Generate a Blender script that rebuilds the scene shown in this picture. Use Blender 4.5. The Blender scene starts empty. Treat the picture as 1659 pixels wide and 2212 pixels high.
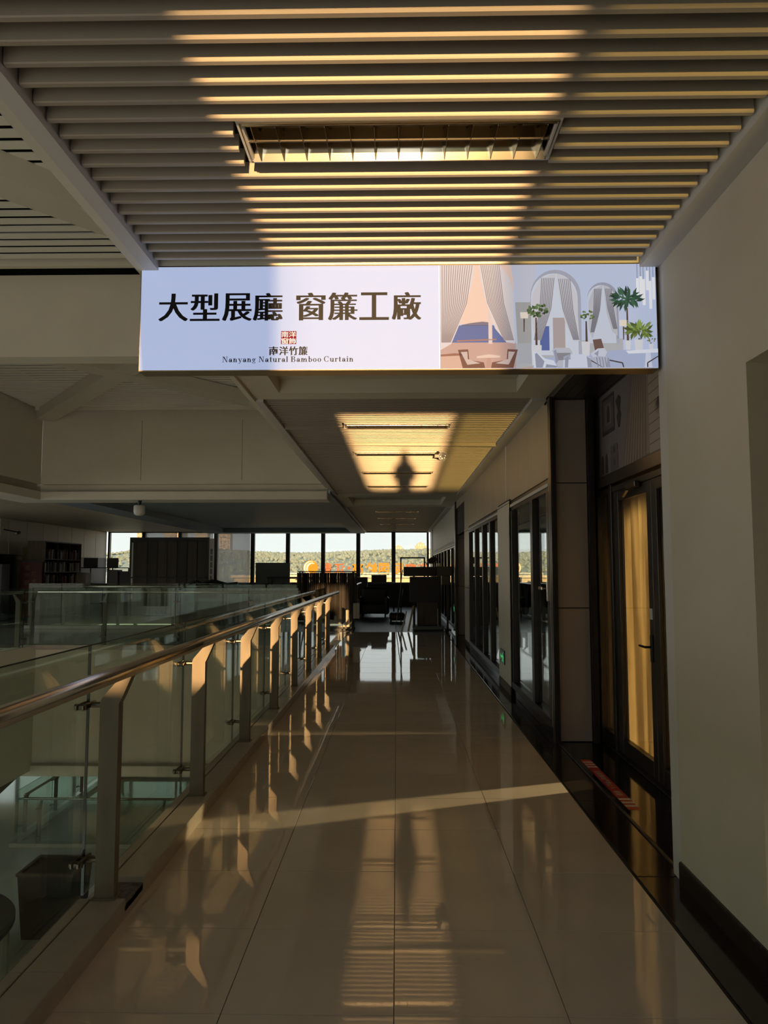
import bpy, bmesh, math, random
from mathutils import Vector, Matrix, noise
random.seed(7)
SC = bpy.context.scene
COL = SC.collection
R = math.radians

# ------------------------------------------------------------------ camera
cam_d = bpy.data.cameras.new('camera'); cam_d.sensor_fit = 'HORIZONTAL'; cam_d.sensor_width = 36.0
cam_d.lens = 36.0 * 1570.0 / 1659.0; cam_d.clip_start = 0.05; cam_d.clip_end = 3000
cam = bpy.data.objects.new('camera', cam_d); COL.objects.link(cam)
cam.location = (0, 0, 1.53); cam.rotation_euler = (R(94.59), 0, R(1.0))
SC.camera = cam
# ------------------------------------------------------------------ sky
W = bpy.data.worlds.new('sky'); SC.world = W; W.use_nodes = True
nt = W.node_tree; bg = nt.nodes['Background']
tc = nt.nodes.new('ShaderNodeTexCoord'); sx = nt.nodes.new('ShaderNodeSeparateXYZ'); cr = nt.nodes.new('ShaderNodeValToRGB')
cr.color_ramp.elements[0].position = 0.0; cr.color_ramp.elements[0].color = (0.78, 0.82, 0.80, 1)
cr.color_ramp.elements[1].position = 0.6; cr.color_ramp.elements[1].color = (0.60, 0.70, 0.79, 1)
nt.links.new(tc.outputs['Generated'], sx.inputs[0]); nt.links.new(sx.outputs['Z'], cr.inputs[0]); nt.links.new(cr.outputs[0], bg.inputs[0])
bg.inputs[1].default_value = 2.0
# ------------------------------------------------------------------ sun: low, behind the camera, along the corridor
SUN_EL = 9.0; SUN_AZ = 0.6
sl = bpy.data.lights.new('sun', 'SUN'); sl.energy = 11.0; sl.angle = R(0.55); sl.color = (1.0, 0.62, 0.27)
so = bpy.data.objects.new('sun', sl); COL.objects.link(so)
so.rotation_euler = Vector((math.sin(R(SUN_AZ))*math.cos(R(SUN_EL)), math.cos(R(SUN_AZ))*math.cos(R(SUN_EL)), -math.sin(R(SUN_EL)))).to_track_quat('-Z', 'Y').to_euler()
so.location = (0, -60, 12)
# added upward sun lamp standing in for sunlight off the polished floor
GLINT_EL = 9.0
gl0 = bpy.data.lights.new('added_upward_sun', 'SUN'); gl0.energy = 12.0; gl0.angle = R(0.75); gl0.color = (1.0, 0.64, 0.29)
go = bpy.data.objects.new('added_upward_sun', gl0); COL.objects.link(go); go.location = (0, -60, -9)
go.rotation_euler = Vector((math.sin(R(SUN_AZ))*math.cos(R(GLINT_EL)), math.cos(R(SUN_AZ))*math.cos(R(GLINT_EL)), math.sin(R(GLINT_EL)))).to_track_quat('-Z', 'Y').to_euler()
# ------------------------------------------------------------------ view
vs = SC.view_settings; vs.view_transform = 'Standard'; vs.look = 'None'; vs.gamma = 1.0; vs.use_curve_mapping = False
vs.exposure = 0.12
cy = SC.cycles
cy.use_guiding = False
cy.max_bounces = 6; cy.diffuse_bounces = 3; cy.glossy_bounces = 4; cy.transmission_bounces = 4; cy.transparent_max_bounces = 14
cy.blur_glossy = 0.5; cy.sample_clamp_indirect = 6.0; cy.caustics_reflective = True; cy.caustics_refractive = False
cy.use_denoising = True; cy.use_adaptive_sampling = True; cy.adaptive_threshold = 0.035; cy.adaptive_min_samples = 20
cy.time_limit = 950.0

# ================================================================== helpers
def lin(r, g, b):
    f = lambda c: (c / 255 / 12.92) if c / 255 <= 0.04045 else ((c / 255 + 0.055) / 1.055) ** 2.4
    return (f(r), f(g), f(b))
MATS = {}
def mat(name, col, rough=0.6, metal=0.0, spec=0.5, noise_amt=0.0, noise_scale=8.0, bump=0.0, bump_scale=60.0, emit=None, emit_s=1.0, stretch=None, coat=0.0):
    if name in MATS: return MATS[name]
    m = bpy.data.materials.new(name); m.use_nodes = True; n = m.node_tree; b = n.nodes['Principled BSDF']
    b.inputs['Base Color'].default_value = (*col, 1); b.inputs['Roughness'].default_value = rough
    b.inputs['Metallic'].default_value = metal; b.inputs['Specular IOR Level'].default_value = spec
    if coat: b.inputs['Coat Weight'].default_value = coat; b.inputs['Coat Roughness'].default_value = 0.05
    if emit: b.inputs['Emission Color'].default_value = (*emit, 1); b.inputs['Emission Strength'].default_value = emit_s
    if noise_amt or bump:
        t = n.nodes.new('ShaderNodeTexCoord'); mp = n.nodes.new('ShaderNodeMapping'); n.links.new(t.outputs['Object'], mp.inputs[0])
        if stretch: mp.inputs['Scale'].default_value = stretch
    if noise_amt:
        nz = n.nodes.new('ShaderNodeTexNoise'); nz.inputs['Scale'].default_value = noise_scale; nz.inputs['Detail'].default_value = 5
        n.links.new(mp.outputs[0], nz.inputs['Vector'])
        mr = n.nodes.new('ShaderNodeMapRange'); mr.inputs[1].default_value = 0.3; mr.inputs[2].default_value = 0.7
        mr.inputs[3].default_value = 1 - noise_amt; mr.inputs[4].default_value = 1 + noise_amt
        n.links.new(nz.outputs[0], mr.inputs[0])
        mx = n.nodes.new('ShaderNodeVectorMath'); mx.operation = 'SCALE'; mx.inputs[0].default_value = col
        n.links.new(mr.outputs[0], mx.inputs['Scale']); n.links.new(mx.outputs[0], b.inputs['Base Color'])
    if bump:
        nb = n.nodes.new('ShaderNodeTexNoise'); nb.inputs['Scale'].default_value = bump_scale; nb.inputs['Detail'].default_value = 3
        n.links.new(mp.outputs[0], nb.inputs['Vector'])
        bp = n.nodes.new('ShaderNodeBump'); bp.inputs['Strength'].default_value = bump; bp.inputs['Distance'].default_value = 0.01
        n.links.new(nb.outputs[0], bp.inputs['Height']); n.links.new(bp.outputs[0], b.inputs['Normal'])
    MATS[name] = m; return m
def glass(name, tint, f0=0.04, rough=0.0, opaque=None):
    """thin clear pane: transparent body with a Fresnel-like gloss, the same from both sides"""
    if name in MATS: return MATS[name]
    m = bpy.data.materials.new(name); m.use_nodes = True; n = m.node_tree; n.nodes.remove(n.nodes['Principled BSDF']); out = n.nodes['Material Output']
    lw = n.nodes.new('ShaderNodeLayerWeight'); lw.inputs['Blend'].default_value = 0.5
    pw = n.nodes.new('ShaderNodeMath'); pw.operation = 'POWER'; pw.inputs[1].default_value = 5.0
    n.links.new(lw.outputs['Facing'], pw.inputs[0])
    ma = n.nodes.new('ShaderNodeMath'); ma.operation = 'MULTIPLY_ADD'; ma.inputs[1].default_value = 1 - f0; ma.inputs[2].default_value = f0
    n.links.new(pw.outputs[0], ma.inputs[0])
    tr = n.nodes.new('ShaderNodeBsdfTransparent'); tr.inputs[0].default_value = (*tint, 1)
    gl = n.nodes.new('ShaderNodeBsdfGlossy'); gl.inputs['Roughness'].default_value = rough; gl.inputs['Color'].default_value = (.95, .97, .96, 1)
    mx = n.nodes.new('ShaderNodeMixShader'); n.links.new(ma.outputs[0], mx.inputs[0]); n.links.new(tr.outputs[0], mx.inputs[1]); n.links.new(gl.outputs[0], mx.inputs[2])
    last = mx
    if opaque:
        df = n.nodes.new('ShaderNodeBsdfTranslucent'); df.inputs[0].default_value = (*opaque[1], 1)
        m2 = n.nodes.new('ShaderNodeMixShader'); m2.inputs[0].default_value = opaque[0]
        n.links.new(mx.outputs[0], m2.inputs[1]); n.links.new(df.outputs[0], m2.inputs[2]); last = m2
    n.links.new(last.outputs[0], out.inputs[0]); MATS[name] = m; return m

class MB:
    def __init__(s): s.v = []; s.f = []; s.sm = False
    def add(s, vs, fs):
        o = len(s.v); s.v += [tuple(p) for p in vs]; s.f += [tuple(i + o for i in q) for q in fs]; return s
    def box(s, a, b):
        x0, y0, z0 = a; x1, y1, z1 = b
        return s.add([(x0,y0,z0),(x1,y0,z0),(x1,y1,z0),(x0,y1,z0),(x0,y0,z1),(x1,y0,z1),(x1,y1,z1),(x0,y1,z1)],
                     [(0,3,2,1),(4,5,6,7),(0,1,5,4),(1,2,6,5),(2,3,7,6),(3,0,4,7)])
    def bbox(s, a, b, e=0.004):
        """box with chamfered edges"""
        bm = bmesh.new(); bmesh.ops.create_cube(bm, size=1)
        for v in bm.verts: v.co = Vector([(a[i]+b[i])/2 + v.co[i]*(b[i]-a[i]) for i in range(3)])
        bmesh.ops.bevel(bm, geom=bm.edges[:], offset=e, segments=1, affect='EDGES', clamp_overlap=True)
        bm.verts.index_update(); s.add([v.co[:] for v in bm.verts], [[v.index for v in f.verts] for f in bm.faces]); bm.free(); return s
    def prism(s, poly, axis, a, b):
        """polygon in the two other axes, pushed along axis from a to b"""
        n = len(poly); mk = {'x': lambda p, t: (t, p[0], p[1]), 'y': lambda p, t: (p[0], t, p[1]), 'z': lambda p, t: (p[0], p[1], t)}[axis]
        vs = [mk(p, a) for p in poly] + [mk(p, b) for p in poly]
        return s.add(vs, [tuple(range(n))[::-1], tuple(range(n, 2*n))] + [(i, (i+1) % n, n+(i+1) % n, n+i) for i in range(n)])
    def cyl(s, p0, p1, r0, r1=None, n=16, caps=True):
        r1 = r0 if r1 is None else r1
        p0 = Vector(p0); p1 = Vector(p1); d = (p1-p0).normalized(); u = d.orthogonal().normalized(); w = d.cross(u)
        vs = [p0 + (u*math.cos(2*math.pi*i/n) + w*math.sin(2*math.pi*i/n))*r0 for i in range(n)]
        vs += [p1 + (u*math.cos(2*math.pi*i/n) + w*math.sin(2*math.pi*i/n))*r1 for i in range(n)]
        fs = [(i, (i+1) % n, n+(i+1) % n, n+i) for i in range(n)]
        if caps: fs += [tuple(range(n))[::-1], tuple(range(n, 2*n))]
        return s.add(vs, fs)
    def tube(s, pts, r, n=8):
        for a, b in zip(pts[:-1], pts[1:]): s.cyl(a, b, r, n=n)
        return s
    def bar(s, p0, p1, w, h):
        """square bar between two points"""
        p0 = Vector(p0); p1 = Vector(p1); d = (p1-p0).normalized(); up = Vector((0,0,1))
        if abs(d.z) > .95: up = Vector((1,0,0))
        u = d.cross(up).normalized()*w/2; q = u.cross(d).normalized()*h/2
        vs = [p+a*u+b*q for p in (p0, p1) for a, b in ((-1,-1),(1,-1),(1,1),(-1,1))]
        return s.add(vs, [(3,2,1,0),(4,5,6,7),(0,1,5,4),(1,2,6,5),(2,3,7,6),(3,0,4,7)])
    def lathe(s, prof, c=(0,0,0), n=20):
        o = []; m = len(prof)
        for i in range(n):
            a = 2*math.pi*i/n
            for r, z in prof: o.append((c[0]+r*math.cos(a), c[1]+r*math.sin(a), c[2]+z))
        fs = [(i*m+j, ((i+1) % n)*m+j, ((i+1) % n)*m+j+1, i*m+j+1) for i in range(n) for j in range(m-1)]
        fs += [tuple(i*m for i in range(n))[::-1], tuple(i*m+m-1 for i in range(n))]
        return s.add(o, fs)
    def ball(s, c, r, sub=2, sq=(1,1,1)):
        bm = bmesh.new(); bmesh.ops.create_icosphere(bm, subdivisions=sub, radius=r); bm.verts.index_update()
        s.add([(c[0]+v.co.x*sq[0], c[1]+v.co.y*sq[1], c[2]+v.co.z*sq[2]) for v in bm.verts], [[v.index for v in f.verts] for f in bm.faces]); bm.free(); return s
    def mesh(s, name, m):
        me = bpy.data.meshes.new(name); me.from_pydata(s.v, [], s.f)
        if m: me.materials.append(m)
        if s.sm:
            for p in me.polygons: p.use_smooth = True
        me.update(); return me
    def smooth(s): s.sm = True; return s
    def build(s, name, m, parent=None, label=None): return put(name, s.mesh(name, m), parent, label)
def put(name, me, parent=None, label=None, loc=None, rot=None):
    o = bpy.data.objects.new(name, me); COL.objects.link(o)
    if parent: o.parent = parent
    if label: o['label'] = label
    if loc: o.location = loc
    if rot: o.rotation_euler = rot
    return o
def tag(o, label, cat, group=None, kind=None):
    o['label'] = label; o['category'] = cat
    if group: o['group'] = group
    if kind: o['kind'] = kind
    return o
def struct(o, label, cat): return tag(o, label, cat, kind='structure')
def empty(name, loc=(0,0,0), rz=0):
    o = bpy.data.objects.new(name, None); o.empty_display_size = 0.1; COL.objects.link(o); o.location = loc; o.rotation_euler = (0,0,rz); return o
def dup(root, loc=None, rz=None, parent=None):
    r = root.copy(); COL.objects.link(r); r.parent = parent
    if loc is not None: r.location = loc
    if rz is not None: r.rotation_euler = (0,0,rz)
    for c in list(root.children): dup(c, parent=r)
    return r
def B(a, b): return MB().box(a, b)
def text_mesh(body, size, m, extrude=0.0, offset=0.0, shifts=(0.0,), mirror=False):
    """lettering as a mesh in the XY plane, centred on its own box; shifts thicken the upright strokes"""
    cu = bpy.data.curves.new('lettering', 'FONT'); cu.body = body; cu.size = size; cu.extrude = extrude; cu.offset = offset; cu.resolution_u = 3
    o = bpy.data.objects.new('lettering', cu); COL.objects.link(o)
    dg = bpy.context.evaluated_depsgraph_get(); me = bpy.data.meshes.new_from_object(o.evaluated_get(dg))
    bpy.data.objects.remove(o); bpy.data.curves.remove(cu)
    V = [v.co.copy() for v in me.vertices]; F = [tuple(p.vertices) for p in me.polygons]; bpy.data.meshes.remove(me)
    if not V: V = [Vector((0,0,0)), Vector((size*.8,0,0)), Vector((size*.8,size*.8,0)), Vector((0,size*.8,0))]; F = [(0,1,2,3)]
    x0 = min(v.x for v in V); x1 = max(v.x for v in V); y0 = min(v.y for v in V); y1 = max(v.y for v in V)
    cx, cy_ = (x0+x1)/2, (y0+y1)/2
    mb = MB()
    for k, sft in enumerate(shifts):
        mb.add([((-(v.x-cx) if mirror else v.x-cx)+sft, v.y-cy_, v.z+k*1e-5) for v in V], [f[::-1] for f in F] if mirror else F)
    return mb.mesh('lettering', m), x1-x0, y1-y0

# ================================================================== materials
M_TILE = mat('polished_tile', (0.72, 0.63, 0.52), rough=0.03, spec=0.85, noise_amt=0.05, noise_scale=2.5, bump=0.008, bump_scale=2.0)
M_TILE_BACK = mat('polished_tile_plain', (0.40, 0.335, 0.27), rough=0.09)
M_GROUT = mat('grout', (0.07, 0.06, 0.05), rough=0.9)
M_GRAN = mat('dark_granite', (0.030, 0.021, 0.015), rough=0.10, noise_amt=0.6, noise_scale=45)
M_BLACKG = mat('black_granite', (0.008, 0.008, 0.008), rough=0.08)
M_KERB = mat('kerb_stone', (0.42, 0.37, 0.30), rough=0.22, noise_amt=0.06, noise_scale=6)
M_MORTAR = mat('rough_mortar', (0.16, 0.13, 0.11), rough=0.95, noise_amt=0.4, noise_scale=30, bump=0.5)
M_SLAT = mat('slat_paint', (0.41, 0.35, 0.28), rough=0.42, noise_amt=0.03, noise_scale=3)
M_PLENUM = mat('plenum_black', (0.012, 0.010, 0.008), rough=0.9)
M_PAINT = mat('white_paint', (0.70, 0.645, 0.52), rough=0.75, noise_amt=0.04, noise_scale=1.5, bump=0.03, bump_scale=30)
M_TRIM = mat('trim_paint', (0.60, 0.57, 0.53), rough=0.6, noise_amt=0.03, noise_scale=2)
M_WALL = mat('beige_wall_paint', (0.58, 0.515, 0.40), rough=0.8, noise_amt=0.05, noise_scale=2, bump=0.05, bump_scale=40)
M_PANEL = mat('aluminium_panel', (0.46, 0.38, 0.27), rough=0.45, spec=0.4, noise_amt=0.05, noise_scale=3)
M_PANELW = mat('pale_panel', (0.62, 0.58, 0.50), rough=0.5)
M_PILLAR = mat('taupe_panel', (0.33, 0.27, 0.23), rough=0.5, noise_amt=0.05, noise_scale=2)
M_DARK = mat('dark_profile', (0.022, 0.018, 0.015), rough=0.35, noise_amt=0.3, noise_scale=20)
M_DOORM = mat('brown_door_metal', (0.035, 0.026, 0.020), rough=0.3)
M_STEEL = mat('satin_steel', (0.19, 0.155, 0.115), rough=0.42, spec=0.25, noise_amt=0.14, noise_scale=14, stretch=(1, 1, .25), bump=0.03, bump_scale=90)
M_RAIL = mat('polished_steel', (0.62, 0.56, 0.48), rough=0.18, metal=1.0)
M_CLAMP = mat('dark_steel', (0.16, 0.135, 0.11), rough=0.3, metal=1.0)
M_ALU = mat('louvre_aluminium', (0.58, 0.50, 0.38), rough=0.12, metal=1.0)
M_FRAME = mat('fixture_white', (0.66, 0.64, 0.60), rough=0.35)
M_GRAY = mat('grey_sheet_floor', (0.10, 0.11, 0.115), rough=0.35, noise_amt=0.25, noise_scale=5, bump=0.15, bump_scale=9)
M_FLOOR2 = mat('gallery_tile', (0.36, 0.32, 0.26), rough=0.12, noise_amt=0.05, noise_scale=2)
M_LOWFL = mat('lower_tile', (0.52, 0.52, 0.46), rough=0.09, noise_amt=0.05, noise_scale=2)
M_BLACK = mat('soft_black', (0.012, 0.011, 0.010), rough=0.5)
M_WOODD = mat('dark_wood', (0.055, 0.034, 0.020), rough=0.45, noise_amt=0.3, noise_scale=10, stretch=(1, 1, .15))
M_WOODM = mat('mid_wood', (0.14, 0.095, 0.05), rough=0.5, noise_amt=0.25, noise_scale=10, stretch=(1, 1, .15))
M_GREYB = mat('grey_board', (0.16, 0.165, 0.16), rough=0.6)
M_CREAM = mat('cream_board', (0.45, 0.40, 0.31), rough=0.6)
M_WHITE = mat('white_plastic', (0.62, 0.60, 0.55), rough=0.4)
M_BLUE = mat('blue_grey_soffit', (0.25, 0.29, 0.31), rough=0.7)
M_GLASS = glass('railing_glass', (0.80, 0.85, 0.80), f0=0.04)
M_GLASS_EDGE = mat('glass_edge', (0.005, 0.007, 0.006), rough=0.1)
M_PANE = glass('facade_glass', (0.76, 0.765, 0.755), f0=0.04)
M_SHOP = glass('shop_glass', (0.70, 0.72, 0.69), f0=0.06)
M_TINT = glass('tinted_door_glass', (0.43, 0.44, 0.34), f0=0.05)
M_BLIND = glass('blind_screen', (0.62, 0.62, 0.62), f0=0.0, opaque=(0.40, (0.42, 0.42, 0.42)))

# ================================================================== THE SETTING
# ---- corridor floor: polished 600 mm tiles, each a piece of its own
TY0, TN = 1.438, 28
bed = B((-1.20, 0.2, -0.20), (1.20, 18.26, -0.006)).build('floor', M_GROUT)
struct(bed, 'beige polished tile floor of the corridor', 'floor')
tile_me = MB().bbox((-0.2988, -0.2988, -0.012), (0.2988, 0.2988, 0.0), 0.0012).mesh('tile', M_TILE)
for j in range(TN):
    for i in range(4):
        put('tile', tile_me, bed, loc=(-0.912 + 0.6*i, TY0 + 0.3 + 0.6*j, 0.0),
            rot=(R(random.uniform(-.07, .07)), R(random.uniform(-.07, .07)), 0))
fb = B((-1.25, -5, -0.2), (1.20, 0.2, 0.0)).build('floor', M_TILE_BACK)
struct(fb, 'polished floor running on behind the viewpoint', 'floor')
ff = B((-1.42, 18.26, -0.2), (1.43, 31, 0.0)).build('floor', M_GRAY)
struct(ff, 'grey sheet covered floor at the far end of the corridor', 'floor')
# ---- dark granite border along the shops
gb = B((1.20, -5, -0.2), (1.43, 31, -0.006)).build('trim_1', M_GROUT)
struct(gb, 'dark brown granite border strip along the shopfronts', 'border')
gm = MB().bbox((0, 0, -0.02), (0.225, 1.194, 0.0), 0.002).mesh('stone_slab', M_GRAN)
for k in range(16): put('stone_slab', gm, gb, loc=(1.203, 0.2 + 1.2*k, 0.001))
# ---- black granite floor of the recessed shop entrance
bgf = B((1.43, 3.84, -0.2), (1.95, 6.66, 0.004)).build('floor', M_BLACKG); struct(bgf, 'black granite floor in the shop door recess', 'floor')
sill = MB().bbox((1.425, 3.84, 0.0), (1.445, 6.66, 0.012), 0.003).build('metal_edge', M_DARK, bgf)
# ---- kerb under the railing
kb = B((-1.40, -8, -0.25), (-1.20, 14.25, 0.055)).build('trim_2', M_KERB); struct(kb, 'low stone kerb under the glass railing', 'kerb')
joints = [1.2, 2.72, 3.31, None, 3.54, 5.55, 7.0, 8.4, 9.8, 11.2, 12.7, 14.25]
for a, b in zip(joints[:-1], joints[1:]):
    if a is None or b is None: continue
    MB().bbox((-1.345, a + .002, 0.05), (-1.195, b - .002, 0.09), 0.004).build('kerb_slab', M_KERB, kb)
    MB().bbox((-1.405, a + .002, 0.05), (-1.352, b - .002, 0.088), 0.003).build('kerb_slab', M_KERB, kb)
MB().box((-1.345, 3.313, 0.03), (-1.2, 3.538, 0.062)).build('mortar_bed', M_MORTAR, kb)
B((-1.40, -8, -2.3), (-1.36, 14.2, -0.25)).build('wall_void_edge', M_PAINT).location = (0, 0, 0)
struct(bpy.data.objects['wall_void_edge'], 'pale slab edge below the railing kerb', 'wall')

# ---- ceiling: slatted sections between plain soffits
slat_bm = MB().prism([(0, .004), (.004, 0), (.022, 0), (.026, .004), (.026, .062), (0, .062)], 'x', -0.5, 0.5)
slat_me = slat_bm.mesh('slat', M_SLAT)
ZS = 3.170
def slat(par, y, x0, x1, dz=0.0, rot=None):
    o = put('slat', slat_me, par, loc=((x0+x1)/2, y, ZS+dz)); o.scale = (x1-x0, 1, 1)
    if rot: o.rotation_euler = rot
    return o
def slat_section(y0, y1, lights, label, loose=()):
    c = B((-1.36, y0, 3.42), (1.43, y1, 3.46)).build('ceiling', M_PLENUM); struct(c, label, 'ceiling')
    MB().box((-1.355, y0, 3.142), (-1.282, y1, 3.42)).box((-1.282, y0, 3.235), (-1.25, y1, 3.25)).build('edge_trim', M_TRIM, c)
    MB().box((1.296, y0, 3.142), (1.43, y1, 3.42)).build('edge_trim', M_TRIM, c)
    n = int((y1-y0)/0.0985)
    for k in range(n):
        y = y0 + 0.03 + 0.0985*k
        hit = [l for l in lights if l-.15 < y+.013 < l+.15]
        if hit:
            d1 = 0; d2 = 0
            if (hit[0], 'L') in loose and abs(y-hit[0]) < .05: d1 = 1
            a = slat(c, y, -1.275, -.615, -0.03 if d1 else 0); b = slat(c, y, .615, 1.285)
            if d1: a.rotation_euler = (0, R(-2.0), 0); a.location.z += .005
        else:
            o = slat(c, y, -1.275, 1.285)
            for (ly, side) in loose:
                if side == 'R' and abs(y-ly) < .05: o.rotation_euler = (R(-10), R(0.9), R(-1.2)); o.location.z -= .02
    return c
LIGHTS1 = [2.675]; LIGHTS2 = [8.2, 10.2, 12.2, 14.2]; LIGHTS3 = [20.4, 23.0, 26.0]
slat_section(1.00, 3.79, LIGHTS1, 'slatted ceiling with pale slats in front of the hanging sign')
slat_section(6.86, 15.65, LIGHTS2, 'long slatted ceiling beyond the hanging sign, partly lit by the sun', loose=((8.2, 'L'), (9.4, 'R')))
slat_section(18.76, 30.9, LIGHTS3, 'dim slatted ceiling over the far end of the corridor')
def tray(y0, y1, ty0, ty1, label):
    c = MB().box((-1.355, y0, 3.17), (-1.09, y1, 3.46)).box((1.11, y0, 3.17), (1.43, y1, 3.46))
    c.box((-1.09, y0, 3.17), (1.11, ty0, 3.46)).box((-1.09, ty1, 3.17), (1.11, y1, 3.46)).box((-1.09, ty0, 3.30), (1.11, ty1, 3.46))
    o = c.build('ceiling', M_PAINT); struct(o, label, 'ceiling'); return o
tray(3.79, 6.86, 4.6, 6.62, 'plain soffit with a sunken tray just behind the hanging sign')
tray(15.65, 18.76, 16.2, 18.2, 'plain soffit with a sunken tray far down the corridor')
cb = B((-1.18, -5, 3.17), (1.43, 1.0, 3.46)).build('ceiling', M_SLAT); struct(cb, 'ceiling running on behind the viewpoint', 'ceiling')
af = B((-1.40, -8.0, 3.142), (-1.355, 14.149, 5.26)).build('wall_atrium_near', M_PAINT); struct(af, 'pale bulkhead over the railing side of the atrium', 'wall')
rc = MB().box((-1.40, -8.0, 4.75), (1.5, 31, 4.95)).box((-1.40, -8.1, 3.46), (1.5, -8.0, 4.75)).build('ceiling', M_PLENUM); struct(rc, 'roof slab over the corridor', 'roof')

# ---- right side: pier, opening, recess, shopfront
pier = B((1.40, 2.88, 0.0), (1.50, 3.73, 3.30)).build('wall_right', M_WALL); struct(pier, 'beige painted wall pier at the right edge', 'wall')
B((1.40, 1.0, 2.36), (1.50, 2.88, 3.30)).build('wall_head', M_WALL, pier)
B((1.50, 1.0, 0), (1.95, 1.1, 3.3)).build('reveal', M_WALL, pier)
B((1.40, 1.0, 0), (1.50, 2.15, 2.36)).build('shading_pier', M_WALL, pier)  # unseen pier added to keep the opening's reveal dark
B((1.95, 1.0, 0), (2.0, 3.73, 3.3)).build('reveal', M_DOORM, pier)
B((1.402, 3.733, 0.0), (1.50, 3.845, 3.16)).build('corner_strip', M_TRIM, pier)
B((1.50, 3.70, 0.0), (1.95, 3.84, 3.3)).build('return_wall', M_WALL, pier)
bbd = MB().prism([(1.388, 0), (1.402, 0), (1.402, .10), (1.392, .098), (1.388, .09)], 'y', 2.875, 3.735).build('baseboard_right', M_GRAN)
MB().box((1.388, 2.866, 0), (1.50, 2.878, .10)).build('baseboard_return', M_GRAN, bbd)
struct(bbd, 'dark stone baseboard along the beige pier', 'baseboard')
wbk = B((1.43, -5, 0), (1.55, 1.0, 3.3)).build('wall_right', M_WALL); struct(wbk, 'right wall running on behind the viewpoint', 'wall')
# recess soffit and end pillar
rs = MB()
for k in range(5): rs.bbox((1.43 + .105*k, 3.85, 3.11), (1.53 + .105*k, 6.95, 3.14), .003)
rso = rs.box((1.43, 3.85, 3.14), (2.0, 6.95, 3.3)).build('ceiling', M_DOORM); struct(rso, 'dark boarded soffit over the shop door recess', 'ceiling')
epl = B((1.45, 6.67, 0.0), (1.80, 6.95, 3.11)).build('wall_recess_end', M_GROUT); struct(epl, 'taupe panelled pillar at the far side of the door recess', 'pillar')
for z0, z1 in ((0.01, 1.185), (1.195, 2.325), (2.335, 3.105)): MB().bbox((1.455, 6.655, z0), (1.745, 6.68, z1), .003).build('panel', M_PILLAR, epl)
for x0, x1 in ((1.405, 1.452), (1.748, 1.80)):
    MB().box((x0, 6.60, 0), (x1, 6.70, 3.12)).box((x0 + .012, 6.592, 0), (x0 + .024, 6.60, 3.12)).build('corner_profile', M_DARK, epl)
B((1.80, 6.80, 0), (1.95, 6.95, 3.3)).build('end_wall', M_DOORM, epl)

# ---- shop door in the recess (plane X = 1.87)
XD = 1.87
dfr = empty('door_1', (XD, 5.2, 0)); struct(dfr, 'brown metal double shop door with curtained glass in the recess', 'door')
def dpart(name, y0, y1, z0, z1, m, x0=0.0, x1=0.06, par=None):
    return MB().bbox((x0, y0-5.2, z0), (x1, y1-5.2, z1), .003).build(name, m, par or dfr)
dpart('head_beam', 3.84, 6.80, 2.27, 2.37, M_DOORM, -.03, .07)
dpart('head_rail', 3.84, 6.80, 2.20, 2.25, M_DOORM, -.01, .06)
dpart('jamb', 6.29, 6.36, 0, 2.27, M_DOORM, -.02, .06); dpart('jamb', 3.84, 3.95, 0, 2.27, M_DOORM, -.02, .06); dpart('jamb', 6.72, 6.80, 0, 2.27, M_DOORM, -.02, .06)
dpart('sidelight_sill', 6.36, 6.72, 0, .12, M_DOORM); dpart('sidelight_glass', 6.36, 6.72, .12, 2.2, M_SHOP, .025, .035)
def leaf(y0, y1, gl0, gl1, handle):
    l = dpart('door_leaf', y0, gl0, .02, 2.2, M_DOORM, 0, .05)
    q = MB(); q.bbox((0, gl1-5.2, .02), (.05, y1-5.2, 2.2), .003).bbox((0, gl0-5.2, .02), (.05, gl1-5.2, .14), .003).bbox((0, gl0-5.2, 2.115), (.05, gl1-5.2, 2.2), .003)
    q.build('leaf_frame', M_DOORM, l)
    MB().box((.02, gl0-5.2, .14), (.03, gl1-5.2, 2.115)).build('glass', M_SHOP, l)
    if handle:
        h = y0 + .05
        MB().bbox((-.012, h-.02-5.2, .86), (0, h+.02-5.2, 1.06), .003).cyl((-.005, h-5.2, .97), (-.06, h-5.2, .97), .009, n=10).cyl((-.055, h-5.2, .97), (-.055, h+.12-5.2, .97), .009, n=10).build('handle', M_BLACK, l)
        B((-.003, h-.025-5.2, 1.17), (0.0, h+.03-5.2, 1.25)).build('notice', M_WHITE, l)
    return l
leaf(5.36, 6.285, 5.455, 6.16, True); leaf(3.955, 5.352, 4.06, 5.25, False)
MB().bbox((-.055, 5.55-5.2, 2.17), (-.015, 5.78-5.2, 2.215), .004).bar((-.05, 5.74-5.2, 2.165), (-.02, 5.95-5.2, 2.13), .02, .012).build('door_closer', M_CLAMP, dfr)
dpart('threshold', 3.84, 6.80, 0.004, .018, M_DARK, -.04, .06)
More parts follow.
